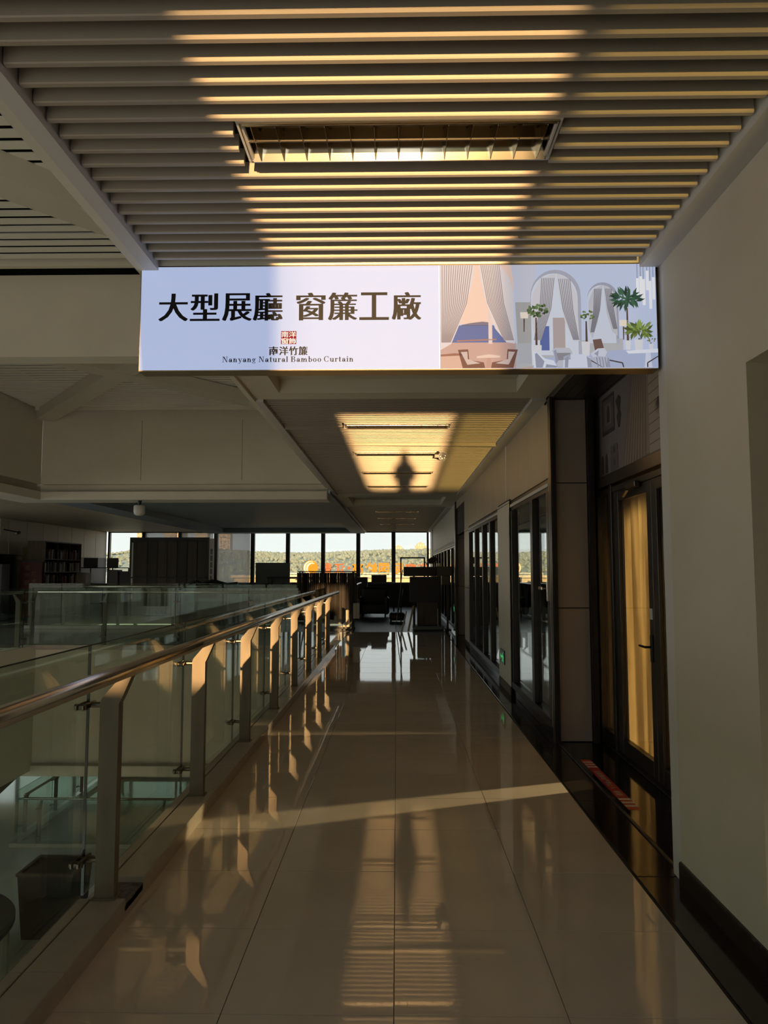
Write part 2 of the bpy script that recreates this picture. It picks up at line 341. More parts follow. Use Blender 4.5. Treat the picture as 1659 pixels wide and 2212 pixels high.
# transom picture above the door
tp = empty('transom_poster', (XD, 5.2, 2.37)); tag(tp, 'printed curtain interior picture above the brown shop door', 'poster')
PC = lambda n, c: mat('print_' + n, c, rough=0.55)
B((0.0, 3.84-5.2, 0.0), (.04, 6.80-5.2, .74)).build('backing', PC('wallcol', (.20, .165, .165)), tp)
def tpoly(name, pts, m, lay):
    """polygon on the transom picture, (distance along wall Y, height) in metres"""
    x = -.0006*lay
    return MB().prism([(p[0]-5.2, p[1]) for p in pts], 'x', x-.0004, x).build(name, m, tp)
dk = PC('umber', (.055, .040, .038)); md = PC('mauve', (.13, .10, .10)); lt = PC('sand', (.40, .32, .26)); cu1 = PC('drape', (.30, .225, .185)); cu2 = PC('drape_shade', (.20, .145, .12))
tpoly('printed_curtain', [(5.34, .03), (6.02, .0), (5.86, .25), (5.76, .5), (5.70, .74), (5.34, .74)], cu1, 1)
for k in range(9):
    y = 5.40 + .067*k; t = y + (y-5.34)*.02
    tpoly('printed_fold', [(y+.02, .0), (y+.05, .0), (5.34+(y-5.34)*.62+.025, .74), (5.34+(y-5.34)*.62, .74)], cu2, 2)
tpoly('printed_blind', [(5.0, 0.02), (5.34, .02), (5.34, .74), (5.0, .74)], lt, 3)
for k in range(10): tpoly('printed_line', [(5.0, .10+.075*k), (5.34, .08+.075*k), (5.34, .086+.075*k), (5.0, .106+.075*k)], md, 4)
for k in range(9):
    a = R(-70+18*k); c0 = (5.14, .40)
    tpoly('printed_leaf', [(c0[0], c0[1]), (c0[0]+.05*math.sin(a)-.006, c0[1]-.06*math.cos(a)), (c0[0]+.11*math.sin(a), c0[1]-.13*math.cos(a)), (c0[0]+.05*math.sin(a)+.008, c0[1]-.06*math.cos(a))], dk, 5)
tpoly('printed_frame', [(6.18, .36), (6.55, .36), (6.55, .70), (6.18, .70)], dk, 1); tpoly('printed_mat', [(6.21, .40), (6.52, .40), (6.52, .67), (6.21, .67)], md, 2)
tpoly('printed_picture', [(6.27, .44), (6.46, .44), (6.46, .63), (6.27, .63)], cu2, 3); tpoly('printed_arch', [(6.32, .46), (6.40, .46), (6.40, .57), (6.36, .62), (6.32, .57)], dk, 4)
tpoly('printed_vase', [(6.04, .36), (6.08, .36), (6.12, .46), (6.08, .5), (6.14, .6), (6.06, .64), (6.0, .6), (6.02, .5), (5.99, .46)], dk, 3)
for k, (a, b, z0, z1) in enumerate(((6.10, 6.32, .02, .15), (6.12, 6.31, .155, .24))):
    tpoly('printed_box', [(a, z0), (b, z0), (b, z1), (a, z1)], md, 3); tpoly('printed_knob', [(6.19, (z0+z1)/2-.02), (6.22, (z0+z1)/2-.03), (6.23, (z0+z1)/2+.02), (6.20, (z0+z1)/2+.03)], dk, 4)
for a in (6.40, 6.52): tpoly('printed_lantern', [(a, .02), (a+.09, .02), (a+.08, .16), (a+.06, .19), (a+.03, .19), (a+.01, .16)], dk, 3)
# curtain inside the door
def drape(name, y0, y1, z0, z1, x, amp, waves, m):
    mb = MB(); n = waves*8
    for s in range(n+1):
        t = s/n; yy = y0 + (y1-y0)*t; xx = x + amp*math.sin(t*waves*2*math.pi) + amp*.4*math.sin(t*waves*4.3+1)
        mb.v += [(xx, yy, z0), (xx, yy, z1), (xx+.004, yy, z0), (xx+.004, yy, z1)]
    for s in range(n):
        a = 4*s; b = a+4; mb.f += [(a, b, b+1, a+1), (b+2, a+2, a+3, b+3)]
    return mb.smooth().build(name, m)
mcur = bpy.data.materials.new('sheer_curtain'); mcur.use_nodes = True; n_ = mcur.node_tree; n_.nodes.remove(n_.nodes['Principled BSDF'])
d_ = n_.nodes.new('ShaderNodeBsdfDiffuse'); d_.inputs[0].default_value = (.62, .53, .38, 1); t_ = n_.nodes.new('ShaderNodeBsdfTranslucent'); t_.inputs[0].default_value = (.70, .58, .38, 1)
x_ = n_.nodes.new('ShaderNodeMixShader'); x_.inputs[0].default_value = .55; n_.links.new(d_.outputs[0], x_.inputs[1]); n_.links.new(t_.outputs[0], x_.inputs[2]); n_.links.new(x_.outputs[0], n_.nodes['Material Output'].inputs[0])
ct_ = n_.nodes.new('ShaderNodeTexCoord'); cm_ = n_.nodes.new('ShaderNodeMapping'); cm_.inputs['Scale'].default_value = (0, 1, .03); cn_ = n_.nodes.new('ShaderNodeTexNoise'); cn_.inputs['Scale'].default_value = 16; cn_.inputs['Detail'].default_value = 4
cr_ = n_.nodes.new('ShaderNodeValToRGB'); cr_.color_ramp.elements[0].position = .36; cr_.color_ramp.elements[0].color = (.46, .37, .23, 1); cr_.color_ramp.elements[1].position = .62; cr_.color_ramp.elements[1].color = (.95, .80, .54, 1)
n_.links.new(ct_.outputs['Object'], cm_.inputs[0]); n_.links.new(cm_.outputs[0], cn_.inputs['Vector']); n_.links.new(cn_.outputs[0], cr_.inputs[0]); n_.links.new(cr_.outputs[0], t_.inputs[0])
cur = drape('door_curtain', 5.72, 6.78, .03, 2.2, 2.03, .045, 6, mcur); tag(cur, 'golden backlit curtain hanging behind the shop door glass', 'curtain')
cur2 = drape('door_curtain', 4.0, 5.36, .03, 2.2, 2.0, .022, 12, mcur); tag(cur2, 'pale curtain added behind the nearer leaf to block lamp light', 'curtain')  # curtain added to keep lamp light from passing the nearer leaf
spw = B((1.95, 6.96, 0), (3.2, 7.06, 3.25)).build('wall_showroom', M_PILLAR); struct(spw, 'added partition keeping the shop lamp off the showroom windows', 'wall')  # partition added to stop lamp light spilling through the showroom windows
# warm lamp deep in the shop, lights the curtain from behind and slips past its edge on to the floor
lmp = bpy.data.lights.new('shop_lamp', 'SPOT'); lmp.energy = 4300; lmp.color = (1.0, .72, .40); lmp.shadow_soft_size = .06; lmp.spot_size = R(30); lmp.spot_blend = .3
lo = bpy.data.objects.new('shop_lamp', lmp); COL.objects.link(lo); lo.location = (6.6, 7.3, 1.5)
lo.rotation_euler = (Vector((2.0, 6.0, 0.9)) - lo.location).to_track_quat('-Z', 'Y').to_euler()

# ---- right wall beyond the recess: panels, windows, pilasters
XW = 1.43
wr = B((XW+.02, 6.95, 2.37), (XW+.10, 31, 3.46)).build('wall_right', M_GROUT); struct(wr, 'bronze coloured metal panel wall over the shop windows', 'wall')
ys = [6.72, 7.87, 9.42, 10.65, 11.9, 13.15, 14.4, 15.35]
for a, b in zip(ys[:-1], ys[1:]): MB().bbox((XW, a+.003, 2.40), (XW+.03, b-.003, 3.17), .003).build('panel', M_PANEL, wr)
MB().bbox((XW-.012, 9.41, 2.40), (XW+.01, 9.45, 3.17), .003).build('cover_strip', M_TRIM, wr)
ys = [17.6, 19.0, 20.4, 21.8, 23.2, 24.6, 26.0, 27.4, 28.8]
for a, b in zip(ys[:-1], ys[1:]): MB().bbox((XW, a+.003, 2.28), (XW+.03, b-.003, 3.17), .003).build('panel', M_PANELW, wr)
for z0, z1 in ((0.0, 2.0), (2.01, 3.17)): MB().bbox((XW, 29.0, z0), (XW+.06, 31, z1), .003).build('panel', M_PANELW, wr)
MB().box((XW-.02, 28.78, 0), (XW+.08, 29.0, 3.17)).build('post', M_DARK, wr)
MB().bbox((XW-.01, 17.6, 2.20), (XW+.05, 28.78, 2.28), .003).build('metal_lintel', M_TRIM, wr)
def pilaster(y0, y1, label, m=M_PANEL, zs=(0.1, 1.18, 2.33, 2.40), x=XW-.005):
    o = B((x+.01, y0, 0), (XW+.10, y1, 2.42)).build('wall_pilaster', M_GROUT); struct(o, label, 'pilaster')
    for a, b in zip(zs[:-1], zs[1:]): MB().bbox((x, y0, a+.003), (x+.03, y1, b-.003), .003).build('panel', m, o)
    return o
pilaster(6.71, 6.82, 'narrow bronze strip beside the taupe pillar')
p2 = pilaster(9.10, 10.10, 'pale pilaster carrying the green exit sign', M_PANELW, (.10, 2.37, 2.40), XW-.03)
MB().box((XW-.034, 9.10, .0), (XW-.0, 10.1, .10)).build('base', M_MORTAR, p2)
pilaster(14.40, 15.35, 'bronze panelled pilaster past the four pane window')
def shop_window(name, y0, y1, mull, label, handle=None, z1=2.37):
    e = empty(name, (XW, y0, 0)); struct(e, label, 'window')
    L = y1-y0
    MB().bbox((0, 0, 0.0), (.10, L, .09), .003).build('stone_base', M_GRAN, e)
    q = MB().bbox((-.015, 0, .09), (.06, L, .17), .004).bbox((0, 0, z1-.10), (.07, L, z1+.02), .004)
    q.build('frame', M_DARK, e)
    MB().bbox((-.012, 0, z1-.055), (0.0, L, z1-.02), .002).build('head_trim', M_TRIM, e)
    edges = [0.0] + [m-y0 for m in mull] + [L]
    for k, m in enumerate(edges):
        w = .06 if 0 < k < len(edges)-1 else .05
        c = min(max(m, w), L-w)
        MB().bbox((-.01, c-w, .17), (.07, c+w, z1-.10), .003).build('mullion', M_DARK, e)
    for a, b in zip(edges[:-1], edges[1:]):
        MB().box((.030, a+.05, .17), (.038, b-.05, z1-.10)).build('pane', M_SHOP, e)
    if handle:
        hy = handle-y0
        h = MB().bbox((-.022, hy-.02, 1.24), (-.008, hy+.02, 1.42), .003).cyl((-.02, hy, 1.36), (-.06, hy, 1.36), .009, n=8).bbox((-.07, hy, 1.345), (-.05, hy+.16, 1.375), .004)
        h.build('handle', M_RAIL, e)
    return e
shop_window('window_1', 6.82, 9.10, [7.70], 'two pane dark framed shop window with a steel handle', handle=6.90)
shop_window('window_2', 10.10, 14.40, [11.15, 12.10, 13.25], 'four pane dark framed shop window past the pilaster')
shop_window('window_3', 17.9, 28.78, [19.1, 20.5, 21.9, 23.3, 24.7, 26.1, 27.5], 'dark framed shop windows at the far end of the corridor', z1=2.20)
# second recess
s2 = MB().box((1.46, 17.45, 0), (1.78, 17.9, 3.3)); s2o = s2.build('wall_recess_end', M_GROUT); struct(s2o, 'taupe panelled pillar at the far recess', 'pillar')
for z0, z1 in ((0.01, 1.15), (1.16, 2.29), (2.30, 3.16)): MB().bbox((1.45, 17.43, z0), (1.76, 17.46, z1), .003).build('panel', M_PILLAR, s2o)
MB().box((1.40, 17.38, 0), (1.447, 17.6, 3.17)).box((1.78, 15.35, 0), (1.9, 17.9, 3.3)).build('corner_profile', M_DARK, s2o)
B((1.43, 15.35, 3.0), (2.0, 17.6, 3.3)).build('soffit', M_PANEL, s2o)
rf2 = MB().box((1.431, 15.35, -.2), (2.0, 17.6, .002)).box((1.431, 6.661, -.2), (1.95, 6.96, .002)).box((1.431, 6.96, -.2), (1.531, 15.35, -.004)).box((1.431, 17.6, -.2), (1.531, 31, -.004)).build('floor', M_BLACKG); struct(rf2, 'dark stone floor strip of the far recess and under the shop windows', 'floor')
# ---- showroom behind the shop windows
sf = B((1.53, 6.95, -0.2), (11, 31, 0.0)).build('floor', M_LOWFL); struct(sf, 'polished floor of the showroom behind the shop windows', 'floor')
sf2 = B((1.95, 1.0, -0.2), (11, 6.95, 0.0)).build('floor', M_LOWFL); struct(sf2, 'showroom floor behind the shop door', 'floor')
sc_ = B((1.53, 1.0, 3.25), (11, 31, 3.46)).build('ceiling', M_PILLAR); struct(sc_, 'showroom ceiling behind the shop windows', 'ceiling')
sw = B((11, 1.0, -.2), (11.2, 31, 3.46)).build('wall_showroom', M_PILLAR); struct(sw, 'far side wall of the showroom', 'wall')
sw2 = B((2.0, .9, -.2), (11.2, 1.0, 3.46)).build('wall_showroom', M_PILLAR); struct(sw2, 'near end wall of the showroom', 'wall')

# ---- far facade (Y = 31): mullions, panes, sill
fac = B((-12.9, 30.95, -.2), (11.2, 31.25, .95)).build('wall_far', M_BLACK); struct(fac, 'dark parapet wall under the far windows', 'wall')
B((-12.9, 30.95, 3.19), (11.2, 31.25, 4.9)).build('wall_head', M_BLUE, fac)
B((-12.9, 30.9, .93), (11.2, 31.28, .97)).build('sill', M_DARK, fac)
mx = [1.37, -.136, -1.64, -3.145, -4.655, -6.165, -7.75, -9.29, -10.85, -12.40]
lefts = list(zip(mx[1:], mx[:-1]))
rights = [(1.37, 1.55)] + [(1.55+1.55*k, 1.55+1.55*(k+1)) for k in range(6)]
for k, (a, b) in enumerate(lefts + rights[1:]):
    w = empty('window_%d' % (4+k), ((a+b)/2, 31.05, .97))
    px_name = ['beside the right wall', 'second from the right wall of the corridor', 'third from the right wall, above the fabric rack', 'above the left end of the fabric rack', 'above the leaning grey board', 'with a lowered grey blind, nearest the leaning grey board', 'with a lowered grey blind behind the right end of the tall display board', 'with a lowered grey blind behind the tall display board', 'at the far left corner'][k] if k < 9 else 'seen through the showroom glass, number %s from the corridor' % ['one', 'two', 'three', 'four', 'five', 'six'][k-9]
    struct(w, 'tall far facade window ' + px_name, 'window')
    h = (b-a)/2
    q = MB().bbox((-h, -.05, 0), (-h+.085, .12, 2.22), .004).bbox((h-.085, -.05, 0), (h, .12, 2.22), .004).bbox((-h+.085, -.03, 2.17), (h-.085, .1, 2.22), .004).bbox((-h+.085, -.03, 0), (h-.085, .1, .05), .004)
    q.build('frame', M_DARK, w)
    B((-h+.085, .03, .05), (h-.085, .045, 2.17)).build('pane', M_PANE, w)
for k, (a, b) in enumerate(((-7.66, -6.25), (-9.2, -7.84), (-10.76, -9.38))):
    o = MB().box((a, 30.93, 1.0), (b, 30.936, 3.16)).cyl((a, 30.93, 3.15), (b, 30.93, 3.15), .03, n=10).box((a, 30.922, .98), (b, 30.944, 1.01)).build('roller_blind', M_BLIND)
    tag(o, ['grey see-through roller blind nearest the leaning grey board', 'grey see-through roller blind over the right end of the display board', 'grey see-through roller blind behind the middle of the display board'][k], 'blind', 'roller blinds on the far windows')
# ---- far gallery: floor, soffit, left wall
g1 = MB().box((-14, 14.401, -.25), (-1.42, 19.2, -.001)).box((-14, 24.4, -.25), (-1.42, 31, 0)).box((-14, 19.2, -.25), (-9.8, 24.4, 0)).build('floor', M_FLOOR2); struct(g1, 'tiled gallery floor across the far side of the atrium', 'floor')
g2 = MB().box((-14, -8, -.25), (-7.201, 14.199, 0)).build('floor', M_FLOOR2); struct(g2, 'tiled gallery floor along the left side of the atrium', 'floor')
lw = B((-12.6, 22.6, 0.0), (-12.45, 31, 3.3)).build('wall_left', M_PAINT); struct(lw, 'white panelled wall at the far left of the gallery', 'wall')
for k in range(7): MB().bbox((-12.455, 23.1+1.12*k, 2.05), (-12.43, 24.2+1.12*k, 3.15), .003).build('panel', M_PANELW, lw)
B((-12.46, 26.8, 0), (-12.44, 31, 2.04)).build('lower_panel', M_GREYB, lw); B((-12.46, 22.6, 0), (-12.44, 26.8, 2.04)).build('dark_panel', M_BLACK, lw)
lw2 = B((-14, -8, 0.0), (-13.9, 6, 1.0)).build('wall_left', M_PAINT); struct(lw2, 'low parapet wall on the far left side of the gallery', 'wall')
lw3 = B((-14, 18, 0.0), (-13.9, 31, 4.7)).build('wall_left', M_BLACK); struct(lw3, 'dark back wall of the left gallery', 'wall')
gs = MB().box((-14, 14.75, 3.10), (-1.36, 15.6, 3.4)).box((-8.0, 15.6, 3.10), (-7.2, 31, 3.4)).box((-1.9, 15.6, 3.10), (-1.36, 31, 3.4)).box((-7.2, 15.6, 3.28), (-1.9, 30.0, 3.4)).box((-7.2, 30.0, 3.10), (-1.9, 31, 3.4))
gso = gs.build('ceiling', M_BLUE); struct(gso, 'blue grey soffit with a sunken tray over the far gallery', 'ceiling')
gl_ = B((-14, 15.6, 3.22), (-8.0, 31, 3.4)).build('ceiling', M_PLENUM); struct(gl_, 'slatted wood coloured ceiling over the left end of the far gallery', 'ceiling')
sm2 = MB().box((-3, 0, 0), (3, .12, .03)).mesh('slat', M_PANEL)
for k in range(90): put('slat', sm2, gl_, loc=(-11, 15.65+.17*k, 3.17))
gl2 = B((-14, -8, 3.10), (-7.1, 15.0, 3.4)).build('ceiling', M_PANEL); struct(gl2, 'ceiling over the left gallery', 'ceiling')
# ---- atrium fascias (upper) with recess band and lower lip
def fascia(name, label, segs):
    e = MB()
    for a, b in segs: e.box(a, b)
    return e
f1 = B((-7.03, 14.15, 3.225), (-1.36, 14.35, 5.26)).build('wall_atrium_far', M_PAINT); struct(f1, 'deep pale bulkhead across the far side of the atrium', 'wall')
B((-7.25, 14.28, 3.08), (-1.36, 14.40, 3.225)).build('recess_band', M_PAINT, f1); MB().bbox((-7.7, 14.13, 2.915), (-1.36, 14.8, 3.08), .006).build('lip', M_PAINT, f1)
for x in (-5.05, -3.05): B((x, 14.147, 3.3), (x+.006, 14.151, 4.5)).build('joint', M_GROUT, f1)
f2 = B((-7.23, -8, 3.225), (-7.03, 14.149, 5.26)).build('wall_atrium_left', M_PAINT); struct(f2, 'pale bulkhead along the left side of the atrium', 'wall')
B((-7.28, -8, 3.08), (-7.16, 14.285, 3.225)).build('recess_band', M_PAINT, f2); MB().bbox((-7.7, -8, 2.915), (-7.01, 14.128, 3.079), .006).build('lip', M_PAINT, f2)
# floor edge fascia below the far gallery
f3 = B((-14, 14.2, -2.05), (-1.36, 14.4, -.0)).build('wall_slab_edge', M_PAINT); struct(f3, 'pale slab edge band under the far gallery', 'wall')
B((-14, 14.36, -2.2), (-1.36, 14.45, -2.05)).build('recess_band', M_PAINT, f3); MB().bbox((-14, 14.15, -2.40), (-1.36, 14.8, -2.2), .006).build('lip', M_PAINT, f3)
MB().bbox((-7.2, 14.12, 0), (-1.42, 14.32, .09), .004).build('kerb', M_KERB, f3)
f4 = B((-7.2, -8, -2.3), (-7.03, 14.2, .09)).build('wall_slab_edge', M_PAINT); struct(f4, 'pale slab edge band under the left gallery', 'wall')
# second void kerb
k2 = MB().bbox((-9.8, 19.1, 0), (-1.42, 19.28, .09), .004).bbox((-1.42, 19.28, 0), (-1.24, 24.5, .09), .004).build('trim_3', M_KERB); struct(k2, 'stone kerb around the second void', 'kerb')
# ---- atrium roof: slats, cross beam, diagonal braces
ar = B((-7.2, -8, 5.25), (-1.36, 14.4, 5.4)).build('ceiling', M_PLENUM); struct(ar, 'slatted atrium ceiling with wide pale slats', 'ceiling')
as_me = MB().box((-2.8, 0, 0), (2.8, .096, .010)).mesh('slat', mat('white_slat', (.86, .82, .70), rough=.7))
y = 2.0
while y < 13.9:
    if not (7.05 < y < 7.75): put('slat', as_me, ar, loc=(-4.2, y, 4.68))
    y += .1465
MB().box((-7.0, 7.12, 4.62), (-1.4, 7.18, 4.75)).build('edge_lip', M_PAINT, ar); MB().box((-7.0, 13.75, 4.62), (-1.4, 13.82, 4.80)).build('edge_lip', M_PAINT, ar)
for k in range(5): MB().cyl((-7, 7.24+.0*k, 4.95+.05*k), (-1.4, 7.3, 4.95+.05*k), .02, n=8).build('pipe', M_WHITE, ar)
bm_ = MB().box((-7.03, 7.30, 3.73), (-1.40, 7.55, 4.60)).build('beam', M_PAINT); bm_.name = 'cross_beam'; tag(bm_, 'deep boxed beam spanning the atrium behind the sign', 'beam')
def brace(a, b, label, dz=0.0):
    d = (Vector((b[0], b[1], 0))-Vector((a[0], a[1], 0))).normalized()
    o = MB().bar((a[0], a[1], 4.58+dz), (b[0], b[1], 4.58+dz), .34, .20).build('roof_brace', M_PAINT); tag(o, label, 'beam', 'diagonal roof braces'); return o
brace((-6.95, 14.05), (-1.45, 7.5), 'diagonal roof brace running to the far left corner of the atrium')
brace((-1.45, 14.05), (-6.95, 7.5), dz=-.012, label='diagonal roof brace running to the far right corner of the atrium')
brace((-1.45, 7.25), (-6.95, .7), 'diagonal roof brace in the near bay beside the slatted ceiling')

# ---- lower level seen through the railing
lf = B((-30, -8, -5.5), (11, 31, -5.3)).build('floor', M_LOWFL); struct(lf, 'grey polished floor of the lower level', 'floor')
lcw = B((-30, 30.95, -5.3), (11, 31.2, -4.4)).build('wall_lower_far', M_GREYB); struct(lcw, 'low wall under the lower level windows', 'wall')
for k in range(11): MB().box((-16+2.4*k, 31.0, -4.4), (-15.88+2.4*k, 31.15, -.25)).build('mullion', M_DARK, lcw)
B((-16, 31.05, -4.4), (10.4, 31.06, -.25)).build('pane', M_GLASS, lcw)
lsl = B((-30, 14.6, -2.45), (-1.36, 31, -2.2)).build('ceiling', M_PAINT); struct(lsl, 'soffit of the lower level under the far gallery', 'ceiling')
lrw = B((-1.36, -8, -5.3), (-1.2, 31, -.25)).build('wall_lower_right', M_PAINT); struct(lrw, 'lower level wall under the corridor', 'wall')

# ---- behind the viewpoint: end wall with a glazed double door, side wall, added light-blocking partitions
bw = MB().box((-1.3, -5.2, 2.06), (1.6, -5, 4.9)).box((-1.3, -5.2, -.2), (-.73, -5, 2.06)).box((1.22, -5.2, -.2), (1.6, -5, 2.06)).box((.47, -5.2, -.2), (.57, -5, 2.06)).box((-.73, -5.2, -.2), (1.22, -5, .03)).build('wall_back', M_WALL)
struct(bw, 'end wall with a glazed double door behind the viewpoint', 'wall')
B((.57, -5.12, .03), (1.22, -5.1, 2.06)).build('door_glass', M_TINT, bw)
bp_ = MB().box((-2.6, -8.1, -.25), (-1.25, -8.0, 2.80)).box((-2.6, -8.1, 2.80), (-1.72, -8.0, 4.75)).build('wall_back', M_WALL); struct(bp_, 'added partition shaping the sun that reaches the railing posts', 'wall')  # unseen partition added to cut the sunlight on the railing posts
bp2 = B((-14, -8.1, .8), (-2.6, -8.0, 2.6)).build('wall_back', M_WALL); struct(bp2, 'added wall band keeping the bright sky out of the far glass', 'wall')  # unseen band added to darken reflections in the far railing glass
cn = B((-1.35, -12.3, 1.15), (2.0, -12, 3.8)).build('door_sun_screen', M_WALL); struct(cn, 'added screen keeping direct sun out of the end door', 'sun screen')  # unseen screen added; stops direct sun, lets the upward lamp through
nb = MB().box((-90, -48, -15), (-7, -40, 10.5)).box((-7, -48, -15), (-2.6, -40, -.4)).box((-7, -48, 2.7), (-2.6, -40, 10.5)).box((-2.6, -48, -15), (-1.3, -40, 6.6)).build('low_sun_blocker', M_CREAM); struct(nb, 'added block keeping the low sun out of the left atrium', 'building')  # unseen blocker added; its gaps and heights shape both sun lamps

# ================================================================== THINGS
# ---- glass railings
post_me = MB().prism([(-.0425, 0), (.0425, 0), (.0425, .845), (.052, .862), (.103, .982), (.080, .990), (.040, .955), (-.036, .868), (-.0425, .85)], 'y', -.026, .026).mesh('post', M_STEEL)
cl = MB().cyl((-.02, 0, 0), (-.118, 0, 0), .011, n=10).bbox((-.104, -.085, -.012), (-.090, .05, .012), .003).bbox((-.132, -.085, -.012), (-.121, .05, .012), .003)
clamp_me = cl.cyl((-.085, -.06, 0), (-.14, -.06, 0), .014, n=10).cyl((-.10, -.0, 0), (-.03, .0, -.0), .013, n=10).mesh('clamp', M_CLAMP)
base_me = MB().bbox((-.055, -.04, 0), (.055, .04, .006), .002).mesh('base_plate', M_STEEL)
def railing(name, label, base, ang, length, first, pitch, n, z=.09, ends=(0.0, 0.0), glass_top=1.10, detail=True):
    """run along local +Y, walkway on the local +X side"""
    e = empty(name, (base[0], base[1], z), ang); tag(e, label, 'railing')
    for k in range(n):
        p = put('post', post_me, e, loc=(0, first+pitch*k, 0))
        if detail:
            for zz in (.16, .835): put('clamp', clamp_me, p, loc=(0, 0, zz))
            put('base_plate', base_me, p)
    MB().cyl((.128, -ends[0], 1.012), (.128, length+ends[1], 1.012), .032, n=20).smooth().build('handrail', M_RAIL, e)
    js = [0.0] + [first+pitch*k+.02 for k in range(n) if .3 < first+pitch*k < length-.3] + [length]
    for a, b in zip(js[:-1], js[1:]):
        g = MB().box((-.118, a+.006, -.0), (-.106, b-.006, glass_top)).build('glass_panel', M_GLASS, e)
        MB().box((-.1185, b-.010, 0), (-.1055, b-.006, glass_top)).box((-.1185, a+.006, glass_top-.003), (-.1055, b-.006, glass_top)).build('pane_edge', M_GLASS_EDGE, g)
    return e
r1 = railing('glass_railing', 'long glass railing with steel posts and round handrail beside the walkway', (-1.288, -2.5), 0, 16.9, 5.82-1.4725, 1.4725, 9)
railing('glass_railing', 'glass railing across the far side of the atrium', (-1.9, 14.24), R(90), 5.2, .95, 1.43, 4)
railing('glass_railing', 'glass railing along the left gallery edge, running towards the left border', (-7.115, 14.0), R(180), 11.0, .35, 1.5, 7)
railing('glass_railing', 'second glass railing farther back in the gallery, in front of the display board', (-2.4, 19.2), R(90), 7.3, .6, 1.45, 5, detail=False)
railing('glass_railing', 'short glass railing behind the fabric sample rack', (-1.33, 19.3), 0, 5.1, .5, 1.45, 4, detail=False)
railing('glass_railing', 'lower level glass railing running towards the viewer', (-5.5, 18.5), R(90), 3.9, .3, 1.55, 3, z=-5.3+.1, detail=True)
railing('glass_railing', 'lower level glass railing along the stair at the far left', (-9.62, 18.9), R(0), 7.8, .3, 1.7, 5, z=-5.3+.1, detail=True)
railing('glass_railing', 'lower level glass railing in front of the bright windows', (-3.0, 24.55), R(90), 6.2, .5, 1.9, 4, z=-5.3+.1, detail=False)
lk = MB().bbox((-9.6, 18.4, -5.3), (-5.4, 18.6, -5.2), .004).bbox((-9.6, 18.6, -5.3), (-9.4, 26.8, -5.2), .004).build('trim_4', M_KERB); struct(lk, 'pale kerb under the lower level railing', 'kerb')
lk2 = MB().bbox((-9.4, 24.4, -5.3), (-2.9, 24.7, -5.2), .004).build('trim_5', M_KERB); struct(lk2, 'dark kerb under the farthest lower railing', 'kerb')
es = MB().bar((-11.2, 17.0, -5.0), (-10.6, 27.5, -2.3), .9, .25).build('escalator', M_GREYB); tag(es, 'grey escalator flank sloping up at the lower left', 'escalator')
MB().bar((-10.75, 17.0, -4.4), (-10.15, 27.5, -1.7), .04, .7).build('glass_side', M_GLASS, es); MB().bar((-10.75, 17.0, -4.02), (-10.15, 27.5, -1.32), .07, .05).build('rubber_handrail', M_BLACK, es)
pot = empty('square_planter', (-6.55, 14.35, -5.3)); tag(pot, 'large dark square planter tapering downward on the lower floor', 'planter')
MB().add([(-.43, -.4, 0), (.43, -.4, 0), (.43, .4, 0), (-.43, .4, 0), (-.52, -.45, 1.18), (.52, -.45, 1.18), (.52, .45, 1.18), (-.52, .45, 1.18)], [(0,3,2,1), (0,1,5,4), (1,2,6,5), (2,3,7,6), (3,0,4,7)]).build('body', M_BLACK, pot)
MB().box((-.54, -.47, 1.15), (.54, -.40, 1.20)).box((-.54, .40, 1.15), (.54, .47, 1.20)).box((-.54, -.4, 1.15), (-.47, .4, 1.20)).box((.47, -.4, 1.15), (.54, .4, 1.20)).build('rim', M_WOODD, pot)
MB().box((-.47, -.4, 1.12), (.47, .4, 1.16)).build('soil', mat('dark_soil', (.03, .024, .018), rough=.95, noise_amt=.4, noise_scale=20), pot)
cb_ = empty('curved_counter', (-8.2, 12.2, -5.3)); tag(cb_, 'curved counter with a dark top on the lower floor at the left edge', 'counter')
def arc(r0, r1, z0, z1, a0, a1, n=24):
    m = MB()
    for k in range(n+1):
        a = R(a0+(a1-a0)*k/n); c, s = math.cos(a), math.sin(a)
        m.v += [(r0*c, r0*s, z0), (r1*c, r1*s, z0), (r1*c, r1*s, z1), (r0*c, r0*s, z1)]
    for k in range(n):
        o = 4*k; m.f += [(o, o+1, o+5, o+4), (o+1, o+2, o+6, o+5), (o+2, o+3, o+7, o+6), (o+3, o, o+4, o+7)]
    m.f += [(0, 3, 2, 1), (4*n, 4*n+1, 4*n+2, 4*n+3)]
    return m
arc(1.3, 1.7, 0, .85, -60, 120).build('body', M_LOWFL, cb_); arc(1.25, 1.78, .85, .92, -62, 122).build('top', M_BLACK, cb_)

